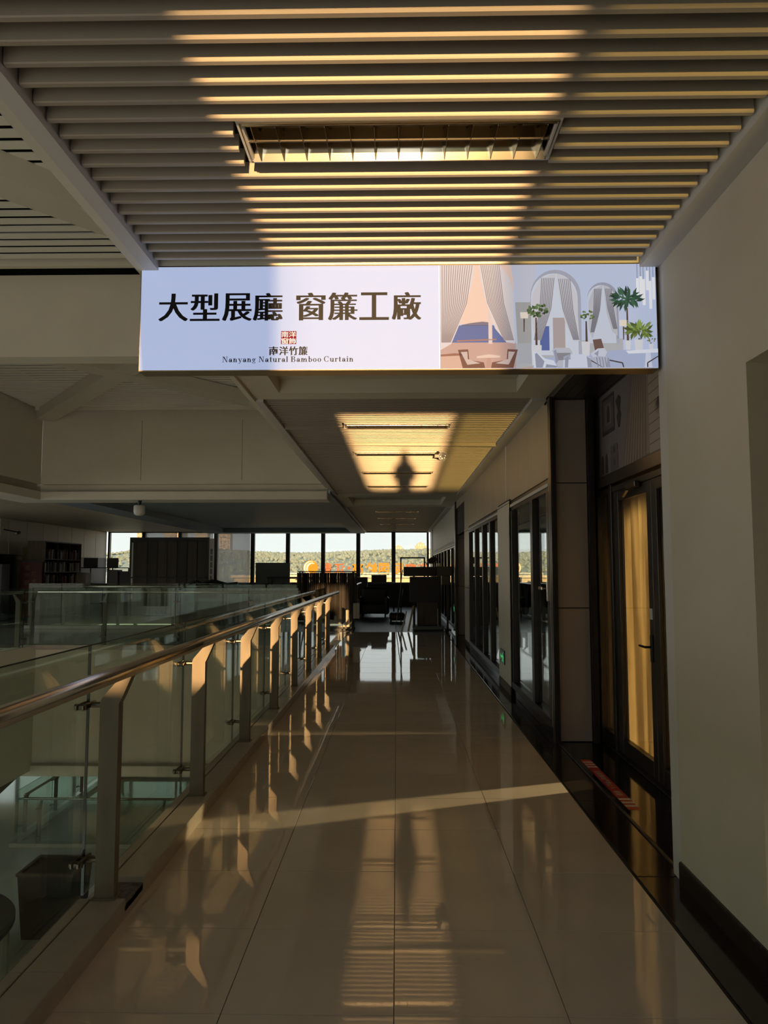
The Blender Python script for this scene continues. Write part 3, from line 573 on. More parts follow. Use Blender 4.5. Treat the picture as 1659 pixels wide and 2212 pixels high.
# ---- louvred ceiling lights
def troffer(y, label):
    e = empty('louvre_light', (.01, y, ZS)); tag(e, label, 'ceiling light', 'louvred ceiling lights')
    L, Wd = .592, .128
    MB().box((-L, -Wd, .10), (L, Wd, .115)).box((-L, -Wd, .0), (-L+.004, Wd, .10)).box((L-.004, -Wd, .0), (L, Wd, .10)).box((-L, -Wd, .0), (L, -Wd+.004, .1)).box((-L, Wd-.004, .0), (L, Wd, .1)).build('housing', M_ALU, e)
    f = MB()
    for a, b in (((-L-.012, -Wd-.012, .006), (L+.012, -Wd+.012, .024)), ((-L-.012, Wd-.012, .006), (L+.012, Wd+.012, .024)), ((-L-.012, -Wd+.012, .006), (-L+.014, Wd-.012, .024)), ((L-.014, -Wd+.012, .006), (L+.012, Wd-.012, .024))): f.bbox(a, b, .003)
    f.build('frame', M_FRAME, e)
    # parabolic long reflectors: centre divider and two sides
    for yc in (0.0,): MB().prism([(yc-.004, .008), (yc+.004, .008), (yc+.016, .06), (yc-.016, .06)], 'x', -L+.01, L-.01).build('divider', M_ALU, e)
    for sg in (-1, 1): MB().prism([(sg*(Wd-.012), -.004), (sg*(Wd-.006), -.004), (sg*(Wd-.006), .07), (sg*(Wd-.045), .07)], 'x', -L+.01, L-.01).build('side_reflector', M_ALU, e)
    bl_ = MB().prism([(-.0012, -.004), (.0012, -.004), (.009, .052), (-.009, .052)], 'y', -Wd+.02, Wd-.02).mesh('louvre', M_ALU)
    for k in range(13): put('louvre', bl_, e, loc=(-L+.012+(2*L-.024)*(k+.5)/13.0*1.0, 0, 0)) if False else put('louvre', bl_, e, loc=(-.55+1.1*k/12.0, 0, 0))
    for yc in (-.07, .07): MB().cyl((-.57, yc, .075), (.57, yc, .075), .013, n=10).build('tube', M_WHITE, e)
    return e
t0 = troffer(2.675, 'louvred ceiling light in front of the hanging sign, catching a golden glint')
names = {8.2: 'louvred ceiling light nearest behind the hanging sign', 10.2: 'second louvred ceiling light behind the sign, next to the ceiling camera', 12.2: 'third louvred ceiling light behind the sign', 14.2: 'fourth louvred ceiling light behind the sign, before the far soffit',
         20.4: 'nearest of three louvred lights in the dim far ceiling', 23.0: 'middle of three louvred lights in the dim far ceiling', 26.0: 'farthest louvred light in the dim far ceiling'}
for y in LIGHTS2 + LIGHTS3:
    o = dup(t0, (.01, y, ZS)); o['label'] = names[y]

# ---- light box sign
SGN = empty('light_box_sign', (-1.378, 3.78, 2.588)); tag(SGN, 'long glowing light box sign hanging under the ceiling with black lettering', 'sign')
SW, SH = 2.763, .577
def emat(name, rgb, s=1.0, base=.5, rough=.25):
    c = lin(*rgb); return mat('lit_' + name, tuple(base*x for x in c), rough=rough, spec=.5, emit=c, emit_s=s)
E_PANEL = emat('panel', (190, 203, 240), .70, .20)
MB().bbox((0, 0.004, 0), (SW, .105, SH), .002).build('casing', mat('bronze_casing', (.30, .24, .15), rough=.35, metal=.8), SGN)
B((.006, 0.0, .006), (1.606, .0035, SH-.006)).build('lit_face', E_PANEL, SGN)
pic = B((1.608, 0.0, .006), (SW-.006, .0035, SH-.006)).build('lit_picture', emat('plaster', (190, 202, 232), .68, .11), SGN)
MB().box((1.6055, -.0012, .006), (1.6085, .0, SH-.006)).build('seam', emat('seam', (225, 228, 235), .8), SGN)
def SX(px): return (px-302)/1119.0*SW
def SZ(py): return (800-py)/228.5*SH
M_INK = mat('sign_ink', (.010, .009, .010), rough=.4, spec=.25)
def glyph(ch, px0, px1, py0, py1, m, par, lay=1, shifts=(0,), off=0.0, name='character'):
    w = SX(px1)-SX(px0); h = SZ(py0)-SZ(py1)
    me, gw, gh = text_mesh(ch, 1.0, m, offset=off, shifts=shifts)
    o = put(name, me, par, loc=((SX(px0)+SX(px1))/2, -.0008*lay, (SZ(py0)+SZ(py1))/2), rot=(R(90), 0, 0))
    gw += max(shifts)-min(shifts); o.scale = (w/gw, h/gh, 1); return o
ttl = empty('title_lettering', (0, 0, 0)); ttl.parent = SGN
BOLD = (-.030, -.015, 0, .015, .030)
for ch, a in zip('大型展廳', (343, 412, 482, 549)): glyph(ch, a, a+65, 632, 692, M_INK, ttl, shifts=BOLD, off=.0)
for ch, a in zip('窗簾工廠', (643, 712, 780, 850)): glyph(ch, a, a+64, 632, 692, M_INK, ttl, shifts=BOLD, off=.0)
for ch, a in zip('南洋竹簾', (585, 607, 628, 649)): glyph(ch, a, a+20, 748, 767, M_INK, ttl, shifts=(-.03, 0, .03), off=.006)
seal = MB().prism([(SX(611), SZ(743)), (SX(644), SZ(743)), (SX(644), SZ(715)), (SX(611), SZ(715))], 'y', -.0008, 0).build('red_seal', mat('seal_red', lin(84, 10, 30), rough=.7, spec=.1, emit=lin(140, 24, 54), emit_s=.22), SGN)
E_WH = emat('white', (232, 228, 234), .6)
for ch, a, b in (('南', 611.8, 716), ('洋', 628, 716), ('窗', 611.8, 730), ('飾', 628, 730)): glyph(ch, a, a+15.2, b, b+12.6, E_WH, seal, lay=2, off=.002)
# serif lettering, drawn letter by letter from strokes (unit x-height = 0.62 of cap height)
def serif_line(body, px0, px1, base_py, cap_py, m, par):
    T, t = .17, .055                                   # thick and thin strokes
    def rect(x0, y0, x1, y1): return [(x0, y0), (x1, y0), (x1, y1), (x0, y1)]
    def ring(cx, cy, rx, ry, a0=0, a1=360, th=T*.95, tn=t, n=20):
        out = []
        for k in range(n):
            p = []
            for a in (a0+(a1-a0)*k/n, a0+(a1-a0)*(k+1)/n):
                p.append((math.cos(R(a)), math.sin(R(a))))
            q = lambda c, s: (cx+c*(rx-th), cy+s*(ry-tn)); o = lambda c, s: (cx+c*rx, cy+s*ry)
            out.append([o(*p[0]), o(*p[1]), q(*p[1]), q(*p[0])])
        return out
    X = .66
    sf = lambda x, y, w=.33: rect(x-w/2, y, x+w/2, y+t)
    def stem(x, y0, y1, top=True, bot=True, w=T):
        s = [rect(x-w/2, y0, x+w/2, y1)]
        if bot: s.append(sf(x, y0))
        if top: s.append(rect(x-w/2-.10, y1-t, x+w/2, y1))
        return s
    def dot(x, y, r=.09): return [[(x+r*math.cos(R(a)), y+r*math.sin(R(a))) for a in range(0, 360, 45)]]
    arch = lambda cx, w: ring(cx, X-.30, w/2, .30, 0, 180)
    G = {
     'N': (.95, stem(.17, 0, 1, True, True, .07) + [[(.14, 1), (.34, 1), (.82, 0), (.70, 0)]] + [rect(.75, 0, .82, 1), sf(.78, 1-t)]),
     'a': (.66, ring(.27, .20, .21, .22) + [rect(.40, .06, .57, .46)] + ring(.34, .44, .23, .22, 0, 170) + dot(.16, .46, .07) + [rect(.5, 0, .66, .07)]),
     'n': (.74, stem(.18, 0, X) + arch(.38, .46) + [rect(.44, 0, .61, X-.3), sf(.53, 0)]),
     'y': (.66, [[(.04, X), (.24, X), (.42, .08), (.34, 0)], [(.58, X), (.64, X), (.34, -.22), (.26, -.2)], sf(.14, X-t), sf(.58, X-t, .22)] + dot(.17, -.2, .08)),
     'g': (.66, ring(.27, .43, .23, .23) + ring(.30, -.10, .26, .16, 0, 360, .09) + [rect(.12, .06, .42, .13), [(.45, .58), (.64, .66), (.64, .58), (.48, .53)]]),
     't': (.46, [rect(.14, .06, .31, .88), rect(.02, X-t, .44, X)] + ring(.31, .14, .16, .14, 180, 330, .12)),
     'u': (.74, [rect(.10, .2, .27, X), rect(.0, X-t, .27, X), rect(.47, 0, .64, X), rect(.38, X-t, .64, X), rect(.6, 0, .74, t)] + ring(.33, .22, .23, .22, 180, 360)),
     'r': (.54, stem(.18, 0, X) + ring(.38, X-.24, .18, .24, 30, 170, .1) + dot(.48, X-.13, .085)),
     'l': (.38, stem(.19, 0, 1)),
     'B': (.84, [rect(.12, 0, .31, 1), rect(0, 0, .45, t), rect(0, 1-t, .45, 1), rect(.3, .49, .45, .49+t)] + ring(.42, .26, .36, .27, -90, 90) + ring(.40, .75, .31, .25, -90, 90)),
     'm': (1.10, stem(.18, 0, X) + arch(.36, .44) + [rect(.41, 0, .58, X-.3), sf(.5, 0)] + arch(.74, .44) + [rect(.79, 0, .96, X-.3), sf(.88, 0)]),
     'b': (.70, [rect(.10, 0, .27, 1), rect(0, 1-t, .27, 1)] + ring(.38, .32, .28, .33)),
     'o': (.66, ring(.32, .32, .29, .34)),
     'C': (.86, ring(.43, .5, .41, .51, 45, 315) + [rect(.70, .62, .76, 1.0), rect(.70, .0, .75, .3)]),
     'i': (.38, stem(.19, 0, X) + dot(.19, .87, .1)),
     ' ': (.24, [])}
    tot = sum(G[c][0]+.07 for c in body); sx = (SX(px1)-SX(px0))/tot; sz = SZ(cap_py)-SZ(base_py); x = 0
    for c in body:
        w, polys = G[c]
        if polys:
            mb = MB()
            for k, p in enumerate(polys): mb.add([((x+q[0])*sx+SX(px0), -.0008-1e-5*k, q[1]*sz+SZ(base_py)) for q in p], [tuple(range(len(p)))])
            mb.build('letter', m, par)
        x += w+.07
serif_line('Nanyang Natural Bamboo Curtain', 484, 769, 781.5, 769.5, M_INK, ttl)
# the printed picture on the right of the sign
def pp(name, pts, rgb, lay=1, s=.68, smooth_n=0):
    m = emat('p%d_%d_%d' % rgb, rgb, s, .11)
    y = -.0006*lay
    P = [(min(max(SX(a), 1.609), SW-.007), min(max(SZ(b), .007), SH-.007)) for a, b in pts]
    return MB().prism(P, 'y', y, y+.0004).build(name, m, pic)
def arch_pts(cx, w, top, base, n=14):
    return [(cx-w, base)] + [(cx-w*math.cos(math.pi*k/n), top+(1-math.sin(math.pi*k/n))*w*1.05) for k in range(n+1)] + [(cx+w, base)]
# first window, cut by the left edge
pp('printed_sky', [(955, 573), (1113, 573), (1113, 702), (955, 702)], (226, 200, 190), 1)
pp('printed_hill', [(1000, 704), (1020, 700), (1045, 697), (1062, 699), (1062, 706), (1000, 706)], (120, 115, 135), 2)
pp('printed_sea', [(955, 705), (1113, 705), (1113, 742), (955, 742)], (95, 110, 165), 2)
pp('printed_terrace', [(955, 742), (1180, 742), (1180, 799), (955, 799)], (190, 160, 154), 2)
pp('printed_post', [(1058, 640), (1066, 640), (1066, 745), (1058, 745)], (215, 200, 200), 3)
pp('printed_rail', [(990, 737), (1075, 734), (1075, 737), (990, 740)], (165, 120, 110), 3)
pp('printed_wall', [(1108, 573), (1160, 573), (1160, 790), (1116, 790), (1116, 640)], (196, 200, 218), 4)
pp('printed_lower_wall', [(1116, 656), (1150, 656), (1150, 788), (1122, 788)], (168, 168, 170), 5)
for pts in ([(955, 573), (1030, 573), (1027, 603), (1012, 655), (995, 705), (978, 745), (955, 758)], [(1038, 573), (1084, 573), (1104, 603), (1112, 635), (1114, 745), (1096, 742), (1072, 712), (1055, 660), (1042, 610)]):
    pp('printed_curtain', pts, (214, 208, 214), 6)
def folds(top0, top1, bot0, bot1, yt, yb, n, rgb, lay):
    for k in range(n):
        t = (k+.3)/n; a = top0+(top1-top0)*t; b = bot0+(bot1-bot0)*t; m_ = (a+b)/2+(a-b)*.22
        pp('printed_fold', [(a, yt), (a+1.6, yt), (m_+2.2, (yt+yb)/2), (b+1.8, yb), (b, yb), (m_, (yt+yb)/2)], rgb, lay)
folds(957, 1027, 956, 976, 575, 742, 14, (158, 146, 150), 7); folds(1041, 1084, 1090, 1112, 575, 738, 11, (158, 146, 150), 7)
# middle and right arches
pp('printed_reveal', arch_pts(1203, 54, 586, 770), (168, 172, 190), 5); pp('printed_opening', arch_pts(1200, 50, 594, 770), (206, 214, 232), 6)
pp('printed_sea', [(1168, 708), (1188, 708), (1188, 760), (1168, 760)], (92, 108, 170), 7)
pp('printed_door', [(1196, 690), (1222, 690), (1222, 765), (1196, 765)], (176, 165, 165), 7)
pp('printed_curtain', [(1204, 594), (1170, 606), (1153, 640), (1150, 690), (1158, 742), (1168, 740), (1188, 690), (1198, 640)], (206, 206, 216), 8)
pp('printed_curtain', [(1206, 594), (1232, 606), (1248, 640), (1252, 740), (1240, 742), (1222, 700), (1212, 650)], (206, 206, 216), 8)
folds(1172, 1202, 1154, 1170, 604, 738, 8, (140, 138, 150), 9); folds(1208, 1236, 1238, 1251, 606, 738, 7, (140, 138, 150), 9)
pp('printed_reveal', arch_pts(1304, 33, 614, 745), (158, 162, 182), 5); pp('printed_opening', arch_pts(1301, 30, 620, 745), (200, 208, 228), 6)
pp('printed_curtain', [(1304, 620), (1284, 630), (1273, 655), (1272, 715), (1280, 735), (1292, 700), (1300, 660)], (188, 190, 202), 8)
pp('printed_curtain', [(1306, 620), (1322, 630), (1332, 655), (1334, 730), (1322, 720), (1311, 680)], (188, 190, 202), 8)
folds(1285, 1302, 1275, 1283, 628, 722, 6, (126, 126, 138), 9); folds(1308, 1324, 1324, 1333, 628, 715, 5, (126, 126, 138), 9)
pp('printed_dado', [(1116, 745), (1345, 735), (1345, 775), (1116, 799)], (180, 182, 190), 5)
pp('printed_floor', [(1160, 778), (1330, 760), (1420, 760), (1420, 799), (1150, 799)], (170, 182, 215), 9)
# lamps, plants, furniture
for x, y in ((1126, 678), (1338, 696)):
    pp('printed_sconce', [(x, y), (x+18, y), (x+17, y+13), (x+1, y+13)], (232, 222, 210), 10); pp('printed_bracket', [(x+7, y+14), (x+10, y+14), (x+9, y+42), (x+7, y+42)], (90, 70, 60), 10)
rng = random.Random(3)
def plant(cx, cy_, r, tx, ty, pot, rgb, n=26, spiky=False):
    pp('printed_stem', [(tx-2.2, pot[1]), (tx-1.5, ty), (tx+1.5, ty), (tx+2.5, pot[1])], (88, 70, 62), 10)
    for k in range(n):
        a = rng.uniform(0, 2*math.pi); d = r*math.sqrt(rng.uniform(.02, 1)); x = cx+d*math.cos(a); y = cy_+d*.62*math.sin(a)
        l = r*(.42 if not spiky else .75); b = a+rng.uniform(-.5, .5) if spiky else rng.uniform(0, 6.28); ux, uy = math.cos(b), math.sin(b); w = l*(.34 if not spiky else .14)
        g = rng.choice((rgb, tuple(int(c*.72) for c in rgb), tuple(min(255, int(c*1.25)) for c in rgb)))
        pp('printed_leaf', [(x-ux*l*.5, y-uy*l*.5), (x-uy*w, y+ux*w), (x+ux*l*.5, y+uy*l*.5), (x+uy*w, y-ux*w)], g, 11)
    x0, y0, x1, y1 = pot[0]-pot[2], pot[1], pot[0]+pot[2], pot[3]
    pp('printed_pot', [(x0, y0), (x1, y0), (x1-1.5, y1), (x0+1.5, y1)], (214, 216, 226), 12)
plant(1165, 674, 22, 1160, 690, (1160, 749, 11, 792), (86, 104, 66), 40); plant(1270, 685, 15, 1267, 698, (1265, 742, 9, 772), (92, 110, 62), 28)
plant(1354, 650, 30, 1355, 670, (1355, 740, 6, 760), (56, 84, 66), 44, True); plant(1379, 718, 27, 1379, 735, (1378, 738, 9, 762), (112, 130, 66), 50, True)
plant(1405, 740, 10, 1405, 748, (1404, 748, 5, 760), (120, 122, 70), 12)
for x, y0, y1 in ((1376, 606, 645), (1383, 602, 648), (1389, 608, 664), (1397, 590, 632), (1403, 612, 672), (1410, 604, 652)):
    pp('printed_pendant', [(x, y0), (x+6, y0), (x+6, y1), (x, y1)], (238, 240, 246), 10); pp('printed_cord', [(x+2, 573), (x+3, 573), (x+3, y0), (x+2, y0)], (110, 110, 125), 10)
def sofa(pts, rgb, lay): pp('printed_armchair', pts, rgb, lay)
sofa([(1151, 764), (1158, 762), (1178, 778), (1196, 782), (1204, 799), (1154, 799)], (214, 222, 240), 13)
sofa([(1193, 760), (1200, 755), (1230, 755), (1236, 764), (1238, 790), (1220, 797), (1204, 794)], (186, 190, 206), 12); sofa([(1202, 766), (1232, 766), (1232, 780), (1206, 782)], (140, 140, 150), 14)
sofa([(1217, 774), (1230, 769), (1262, 769), (1276, 778), (1278, 799), (1216, 799)], (206, 214, 236), 14)
sofa([(1275, 768), (1290, 757), (1304, 756), (1310, 764), (1304, 778), (1280, 776)], (200, 206, 224), 13); sofa([(1271, 778), (1290, 773), (1310, 775), (1316, 799), (1276, 799)], (178, 184, 204), 15)
for p, q in (((1271, 780), (1300, 799)), ((1314, 782), (1342, 788)), ((1342, 788), (1344, 799)), ((1395, 788), (1420, 774)), ((1395, 788), (1395, 799))):
    dx, dy = q[0]-p[0], q[1]-p[1]; l = math.hypot(dx, dy); nx, ny = -dy/l*1.3, dx/l*1.3
    pp('printed_chair_arm', [(p[0]-nx, p[1]-ny), (q[0]-nx, q[1]-ny), (q[0]+nx, q[1]+ny), (p[0]+nx, p[1]+ny)], (70, 62, 66), 16)
for q in ([(1156, 768), (1160, 766), (1176, 784), (1172, 799), (1158, 799)], [(1196, 762), (1201, 759), (1206, 782), (1201, 790)], [(1220, 778), (1228, 773), (1226, 799), (1219, 799)], [(1266, 773), (1275, 780), (1277, 799), (1268, 799)], [(1282, 768), (1292, 761), (1290, 774)], [(1310, 776), (1314, 778), (1316, 799), (1308, 799)], [(1180, 790), (1204, 794), (1202, 799), (1178, 799)]):
    pp('printed_shade', q, (150, 156, 178), 17)
for x in (1286, 1292, 1298, 1304): pp('printed_stripe', [(x, 776), (x+2, 776), (x+5, 797), (x+3, 797)], (138, 144, 166), 17)
pp('printed_table', [(1350, 762), (1419, 758), (1419, 766), (1355, 768)], (222, 228, 242), 13); pp('printed_table_leg', [(1392, 766), (1402, 766), (1405, 799), (1389, 799)], (206, 212, 232), 13)
pp('printed_sofa', [(955, 768), (985, 765), (1005, 768), (1008, 799), (955, 799)], (205, 172, 160), 8); pp('printed_sofa_edge', [(955, 768), (985, 765), (1007, 767), (1007, 770), (955, 772)], (150, 105, 92), 9)
for x, f in ((992, 1), (1120, -1)):
    pp('printed_rattan_chair', [(x, 758), (x+f*22, 757), (x+f*24, 780), (x+f*55, 785), (x+f*58, 799), (x+f*10, 799)], (118, 82, 74), 9); pp('printed_cushion', [(x+f*6, 763), (x+f*20, 762), (x+f*21, 778), (x+f*48, 787), (x+f*20, 790)], (196, 180, 178), 10)
pp('printed_round_table', [(1032, 772), (1058, 768), (1082, 771), (1082, 775), (1032, 776)], (216, 196, 188), 10); pp('printed_table_leg', [(1054, 776), (1062, 776), (1063, 797), (1052, 797)], (186, 150, 140), 10)
pp('printed_dresser', [(1280, 738), (1298, 736), (1306, 765), (1286, 770)], (112, 88, 84), 12)

# ---- red floor sticker
stk = empty('floor_sticker', (1.52, 5.425, .0045)); tag(stk, 'red and white warning sticker on the black recess floor', 'sticker')
M_RED = mat('sticker_red', (.42, .012, .018), rough=.4); M_STW = mat('sticker_white', (.62, .60, .58), rough=.4)
B((-.040, -.615, 0), (.040, .615, .0008)).build('red_film', M_RED, stk)
for s in (-1, 1):
    for k in range(3): MB().prism([(-.040, s*(.40+.07*k)-.017), (.040, s*(.40+.07*k)-.017), (.040, s*(.40+.07*k)+.017), (-.040, s*(.40+.07*k)+.017)], 'z', .0008, .0012).build('white_stripe', M_STW, stk)
me, gw, gh = text_mesh('仓库重地严禁止入', 1.0, M_STW, offset=.012); o = put('lettering', me, stk, loc=(0.0, .06, .0014), rot=(0, 0, R(-90))); o.scale = (.46/gw, .046/gh, 1)
me, gw, gh = text_mesh('谢谢', 1.0, M_STW, offset=.012); o = put('lettering', me, stk, loc=(0.0, -.27, .0014), rot=(0, 0, R(-90))); o.scale = (.11/gw, .046/gh, 1)

# ---- green exit signs low on the pilasters
def exit_sign(y, x, z, label):
    e = empty('exit_sign', (x, y, z)); tag(e, label, 'exit sign')
    MB().bbox((-.012, -.18, -.09), (.0, .18, .09), .002).build('plate', M_DARK, e)
    g = mat('exit_green', (.02, .25, .08), rough=.4, emit=(.03, .62, .16), emit_s=.55)
    q = MB()
    fig = [[(-.03, .055), (.0, .055), (.0, .03), (-.03, .03)], [(-.04, .028), (.01, .028), (.02, -.02), (-.03, -.02)], [(-.03, -.02), (0, -.02), (-.06, -.07), (-.085, -.06)], [(0, -.02), (.025, -.02), (.05, -.045), (.045, -.075), (.02, -.05)], [(.01, .026), (.06, .0), (.055, -.012), (.005, .01)], [(-.04, .026), (-.075, -.01), (-.065, -.018), (-.03, .008)]]
    for p in fig: q.prism([(-a-.06, b) for a, b in p], 'x', -.0135, -.0122)
    for p in ([(.02, .012), (.10, .012), (.10, -.012), (.02, -.012)], [(.10, .04), (.15, 0), (.10, -.04)]): q.prism(p, 'x', -.0135, -.0122)
    q.build('running_man_and_arrow', g, e); return e
exit_sign(9.72, XW-.031, .40, 'small green running man exit sign low on the pale pilaster')
exit_sign(17.75, 1.399, .62, 'tiny green exit sign low at the far recess')
# ---- cameras and ceiling fittings
bc = empty('security_camera', (.63, 9.9, 3.165)); tag(bc, 'round bullet security camera under the slatted ceiling', 'camera')
MB().cyl((0, .10, -.06), (0, -.09, -.085), .058, n=20).smooth().build('body', M_WHITE, bc)
MB().cyl((0, -.09, -.085), (0, -.096, -.0858), .054, n=20).build('face', M_BLACK, bc)
for k in range(6):
    a = R(60*k+10); MB().cyl((.034*math.cos(a), -.0962, -.0858+.034*math.sin(a)), (.034*math.cos(a), -.099, -.0862+.034*math.sin(a)), .009, n=10).build('infrared_lamp', M_WHITE, bc)
MB().cyl((0, -.096, -.0858), (0, -.101, -.0864), .017, n=12).build('lens', M_GLASS_EDGE, bc)
MB().bbox((-.11, -.03, -.10), (-.05, .05, -.05), .004).bar((-.09, .0, -.05), (-.05, .08, .005), .03, .012).build('bracket', M_CLAMP, bc)
pz = empty('dome_camera', (-5.11, 14.30, 2.915)); tag(pz, 'white dome camera hanging under the far bulkhead', 'camera')
MB().cyl((0, 0, 0), (0, 0, -.09), .045, .025, n=14).build('mount', M_BLACK, pz)
MB().lathe([(.03, -.09), (.085, -.095), (.108, -.11), (.11, -.22), (.10, -.27), (.06, -.30), (.01, -.305)], n=20).smooth().build('housing', M_WHITE, pz)
MB().tube([(-.02, 0, -.04), (-.08, -.01, -.07), (-.12, -.01, -.16), (-.112, -.01, -.26)], .008).build('cable', M_BLACK, pz)
c3 = empty('security_camera', (-11.9, 22.6, 2.72)); tag(c3, 'small dark security camera high on the left wall', 'camera')
MB().cyl((0, .1, 0), (.0, -.1, -.04), .05, n=14).build('body', M_BLACK, c3); MB().cyl((0, .05, 0), (-.5, .1, .1), .02, n=8).build('bracket', M_BLACK, c3); MB().cyl((0, -.1, -.04), (0, -.11, -.042), .035, n=12).build('lens', M_WHITE, c3)
for k, (x, y) in enumerate(((-.32, 16.8), (.28, 16.8))):
    e = empty('twin_downlight', (x, y, 3.30)); tag(e, ['square twin downlight in the far soffit tray, left of the sprinkler', 'square twin downlight in the far soffit tray, right of the sprinkler'][k], 'ceiling light', 'twin downlights in the far soffit tray')
    f = MB()
    for a, b in (((-.13, -.2, -.012), (.13, -.17, 0)), ((-.13, .17, -.012), (.13, .2, 0)), ((-.13, -.17, -.012), (-.1, .17, 0)), ((.1, -.17, -.012), (.13, .17, 0)), ((-.1, -.015, -.012), (.1, .015, 0))): f.box(a, b)
    f.build('frame', M_FRAME, e); MB().cyl((0, -.09, -.008), (0, -.09, 0), .06, n=14).cyl((0, .09, -.008), (0, .09, 0), .06, n=14).build('lamp', M_ALU, e)
for k, (x, y, z, lab) in enumerate(((0.0, 16.8, 3.30, 'sprinkler head between the two downlights in the far tray'), (-5.9, 17.5, 3.28, 'sprinkler head in the blue grey gallery soffit'))):
    e = empty('sprinkler', (x, y, z)); tag(e, lab, 'sprinkler'); MB().cyl((0, 0, 0), (0, 0, -.012), .035, n=12).build('rosette', M_WHITE, e); MB().cyl((0, 0, -.012), (0, 0, -.06), .008, n=8).cyl((0, 0, -.06), (0, 0, -.064), .02, n=10).build('head', M_CLAMP, e)
e = empty('smoke_detector', (.62, 16.7, 3.30)); tag(e, 'white smoke detector at the right end of the far tray', 'smoke detector')
MB().lathe([(.05, 0), (.05, -.02), (.035, -.045), (.01, -.05)], n=16).smooth().build('body', M_WHITE, e); MB().lathe([(.06, 0), (.06, -.008), (.01, -.008)], n=16).build('base', M_WHITE, e)

# ---- fabric sample rack at the end of the railing
rk = empty('sample_rack', (-1.72, 18.45, 0)); tag(rk, 'dark metal rack hung with curtain samples at the end of the railing', 'rack')
MB().bar((-.76, -.25, 1.50), (.78, -.25, 1.50), .025, .025).bar((-.82, -.25, 1.30), (.78, -.25, 1.30), .02, .02).bar((-.76, .25, 1.50), (.78, .25, 1.50), .025, .025).build('rail', M_BLACK, rk)
for x in (-.7, .62):
    for y in (-.25, .25): MB().bar((x, y, 0.02), (x, y, 1.5), .03, .03).build('post', M_BLACK, rk)
MB().bar((-.10, -.25, .06), (.66, -.25, .06), .06, .05).bar((-.72, .25, .06), (.66, .25, .06), .06, .05).build('foot_bar', M_BLACK, rk)
for y in (-.25, .25): MB().bar((.62, y, 0), (.62, y-.001, .10), .06, .06).build('foot', M_BLACK, rk)
fab = [mat('fabric_%d' % k, c, rough=.9) for k, c in enumerate(((.035, .026, .022), (.06, .05, .045), (.022, .016, .014), (.085, .072, .062), (.045, .03, .024), (.12, .10, .085)))]
rg = random.Random(5)
ORD = ['first', 'second', 'third', 'fourth', 'fifth', 'sixth', 'seventh', 'eighth', 'ninth', 'tenth', 'eleventh', 'twelfth', 'thirteenth', 'fourteenth', 'fifteenth', 'sixteenth', 'seventeenth', 'eighteenth', 'nineteenth', 'twentieth', 'twenty-first', 'twenty-second', 'twenty-third', 'twenty-fourth']
for k in range(24):
    x = -.74+1.44*k/23; w = .031; zb = rg.uniform(.62, .8) if x < .05 else rg.uniform(.25, .62); mb = MB(); n = 6
    top = 1.47; lo_z = zb
    for s in range(n+1):
        t = s/n; yy = -.25+.035*math.sin(t*9+k*1.7); xx = x-w+2*w*t
        mb.v += [(xx, yy-.004, lo_z), (xx, yy-.004, top), (xx, yy+.004, lo_z), (xx, yy+.004, top)]
    for s in range(n):
        a = 4*s; b = a+4; mb.f += [(a, b, b+1, a+1), (b+2, a+2, a+3, b+3), (a+1, b+1, b+3, a+3), (a, a+2, b+2, b)]
    mb.f += [(0, 1, 3, 2), (4*n, 4*n+2, 4*n+3, 4*n+1)]
    o = mb.build('curtain_sample', rg.choice(fab)); o.location = (-1.72, 18.45-.018, 0)
    tag(o, 'dark curtain sample, %s from the left on the sample rack' % ORD[k], 'curtain sample', 'curtain samples on the rack')
for k, (x, z0, z1) in enumerate(((.50, .20, .55), (.68, .34, .72), (.76, .34, .72))):
    o = B((-1.72+x-.04, 18.14, z0), (-1.72+x+.035, 18.155, z1)).build('sample_board', M_CREAM); tag(o, ['cream sample board lowest on the rack foot', 'cream sample board left of two beside the rack end', 'cream sample board right of two beside the rack end'][k], 'board', 'cream sample boards beside the rack')

# ---- stack of dark display furniture on the right
dc = empty('display_stand', (.75, 19.0, 0)); tag(dc, 'tall dark display stand blocking the right of the corridor', 'display stand')
MB().bbox((-.57, -.3, 1.38), (.26, .3, 1.62), .006).build('header_box', M_BLACK, dc)
MB().bbox((-.42, -.26, .72), (.36, -.20, 1.37), .006).build('black_board', M_BLACK, dc)
for x in (-.30, .36): MB().bar((x, -.2, .1), (x, -.2, .74), .05, .05).bar((x, .25, .1), (x, .25, 1.38), .05, .05).build('leg', M_BLACK, dc)
MB().bbox((-.22, -.16, .12), (.30, .2, .72), .006).build('cabinet', M_WOODD, dc)
MB().bbox((-.34, -.34, .03), (.46, .3, .11), .006).build('base', M_GREYB, dc)
for x in (-.27, .40): MB().cyl((x, -.28, 0), (x, -.28, .03), .03, n=10).cyl((x, .24, 0), (x, .24, .03), .03, n=10).build('foot', M_BLACK, dc)
bx = MB().bbox((1.02, 18.72, 1.39), (1.41, 19.1, 1.63), .006).bbox((1.16, 18.76, 1.16), (1.36, 19.0, 1.39), .006).bar((1.31, 18.9, 0), (1.31, 18.9, 1.16), .05, .05).bbox((1.24, 18.75, 0), (1.40, 19.05, .02), .004)
o = bx.build('box_stand', mat('kraft_box', (.11, .085, .06), rough=.8)); tag(o, 'brown carton on a thin stand beside the dark display stand', 'box')
fr = MB().bar((.12, 21, 0), (.12, 21, 1.9), .04, .04).bar((.80, 21, 0), (.80, 21, 1.9), .04, .04).bar((.10, 21, 1.89), (.82, 21, 1.89), .04, .04).bar((.80, 21, 1.80), (.92, 21, 1.62), .02, .02).bar((.12, 20.7, .02), (.12, 21.3, .02), .04, .04).bar((.80, 20.7, .02), (.80, 21.3, .02), .04, .04)
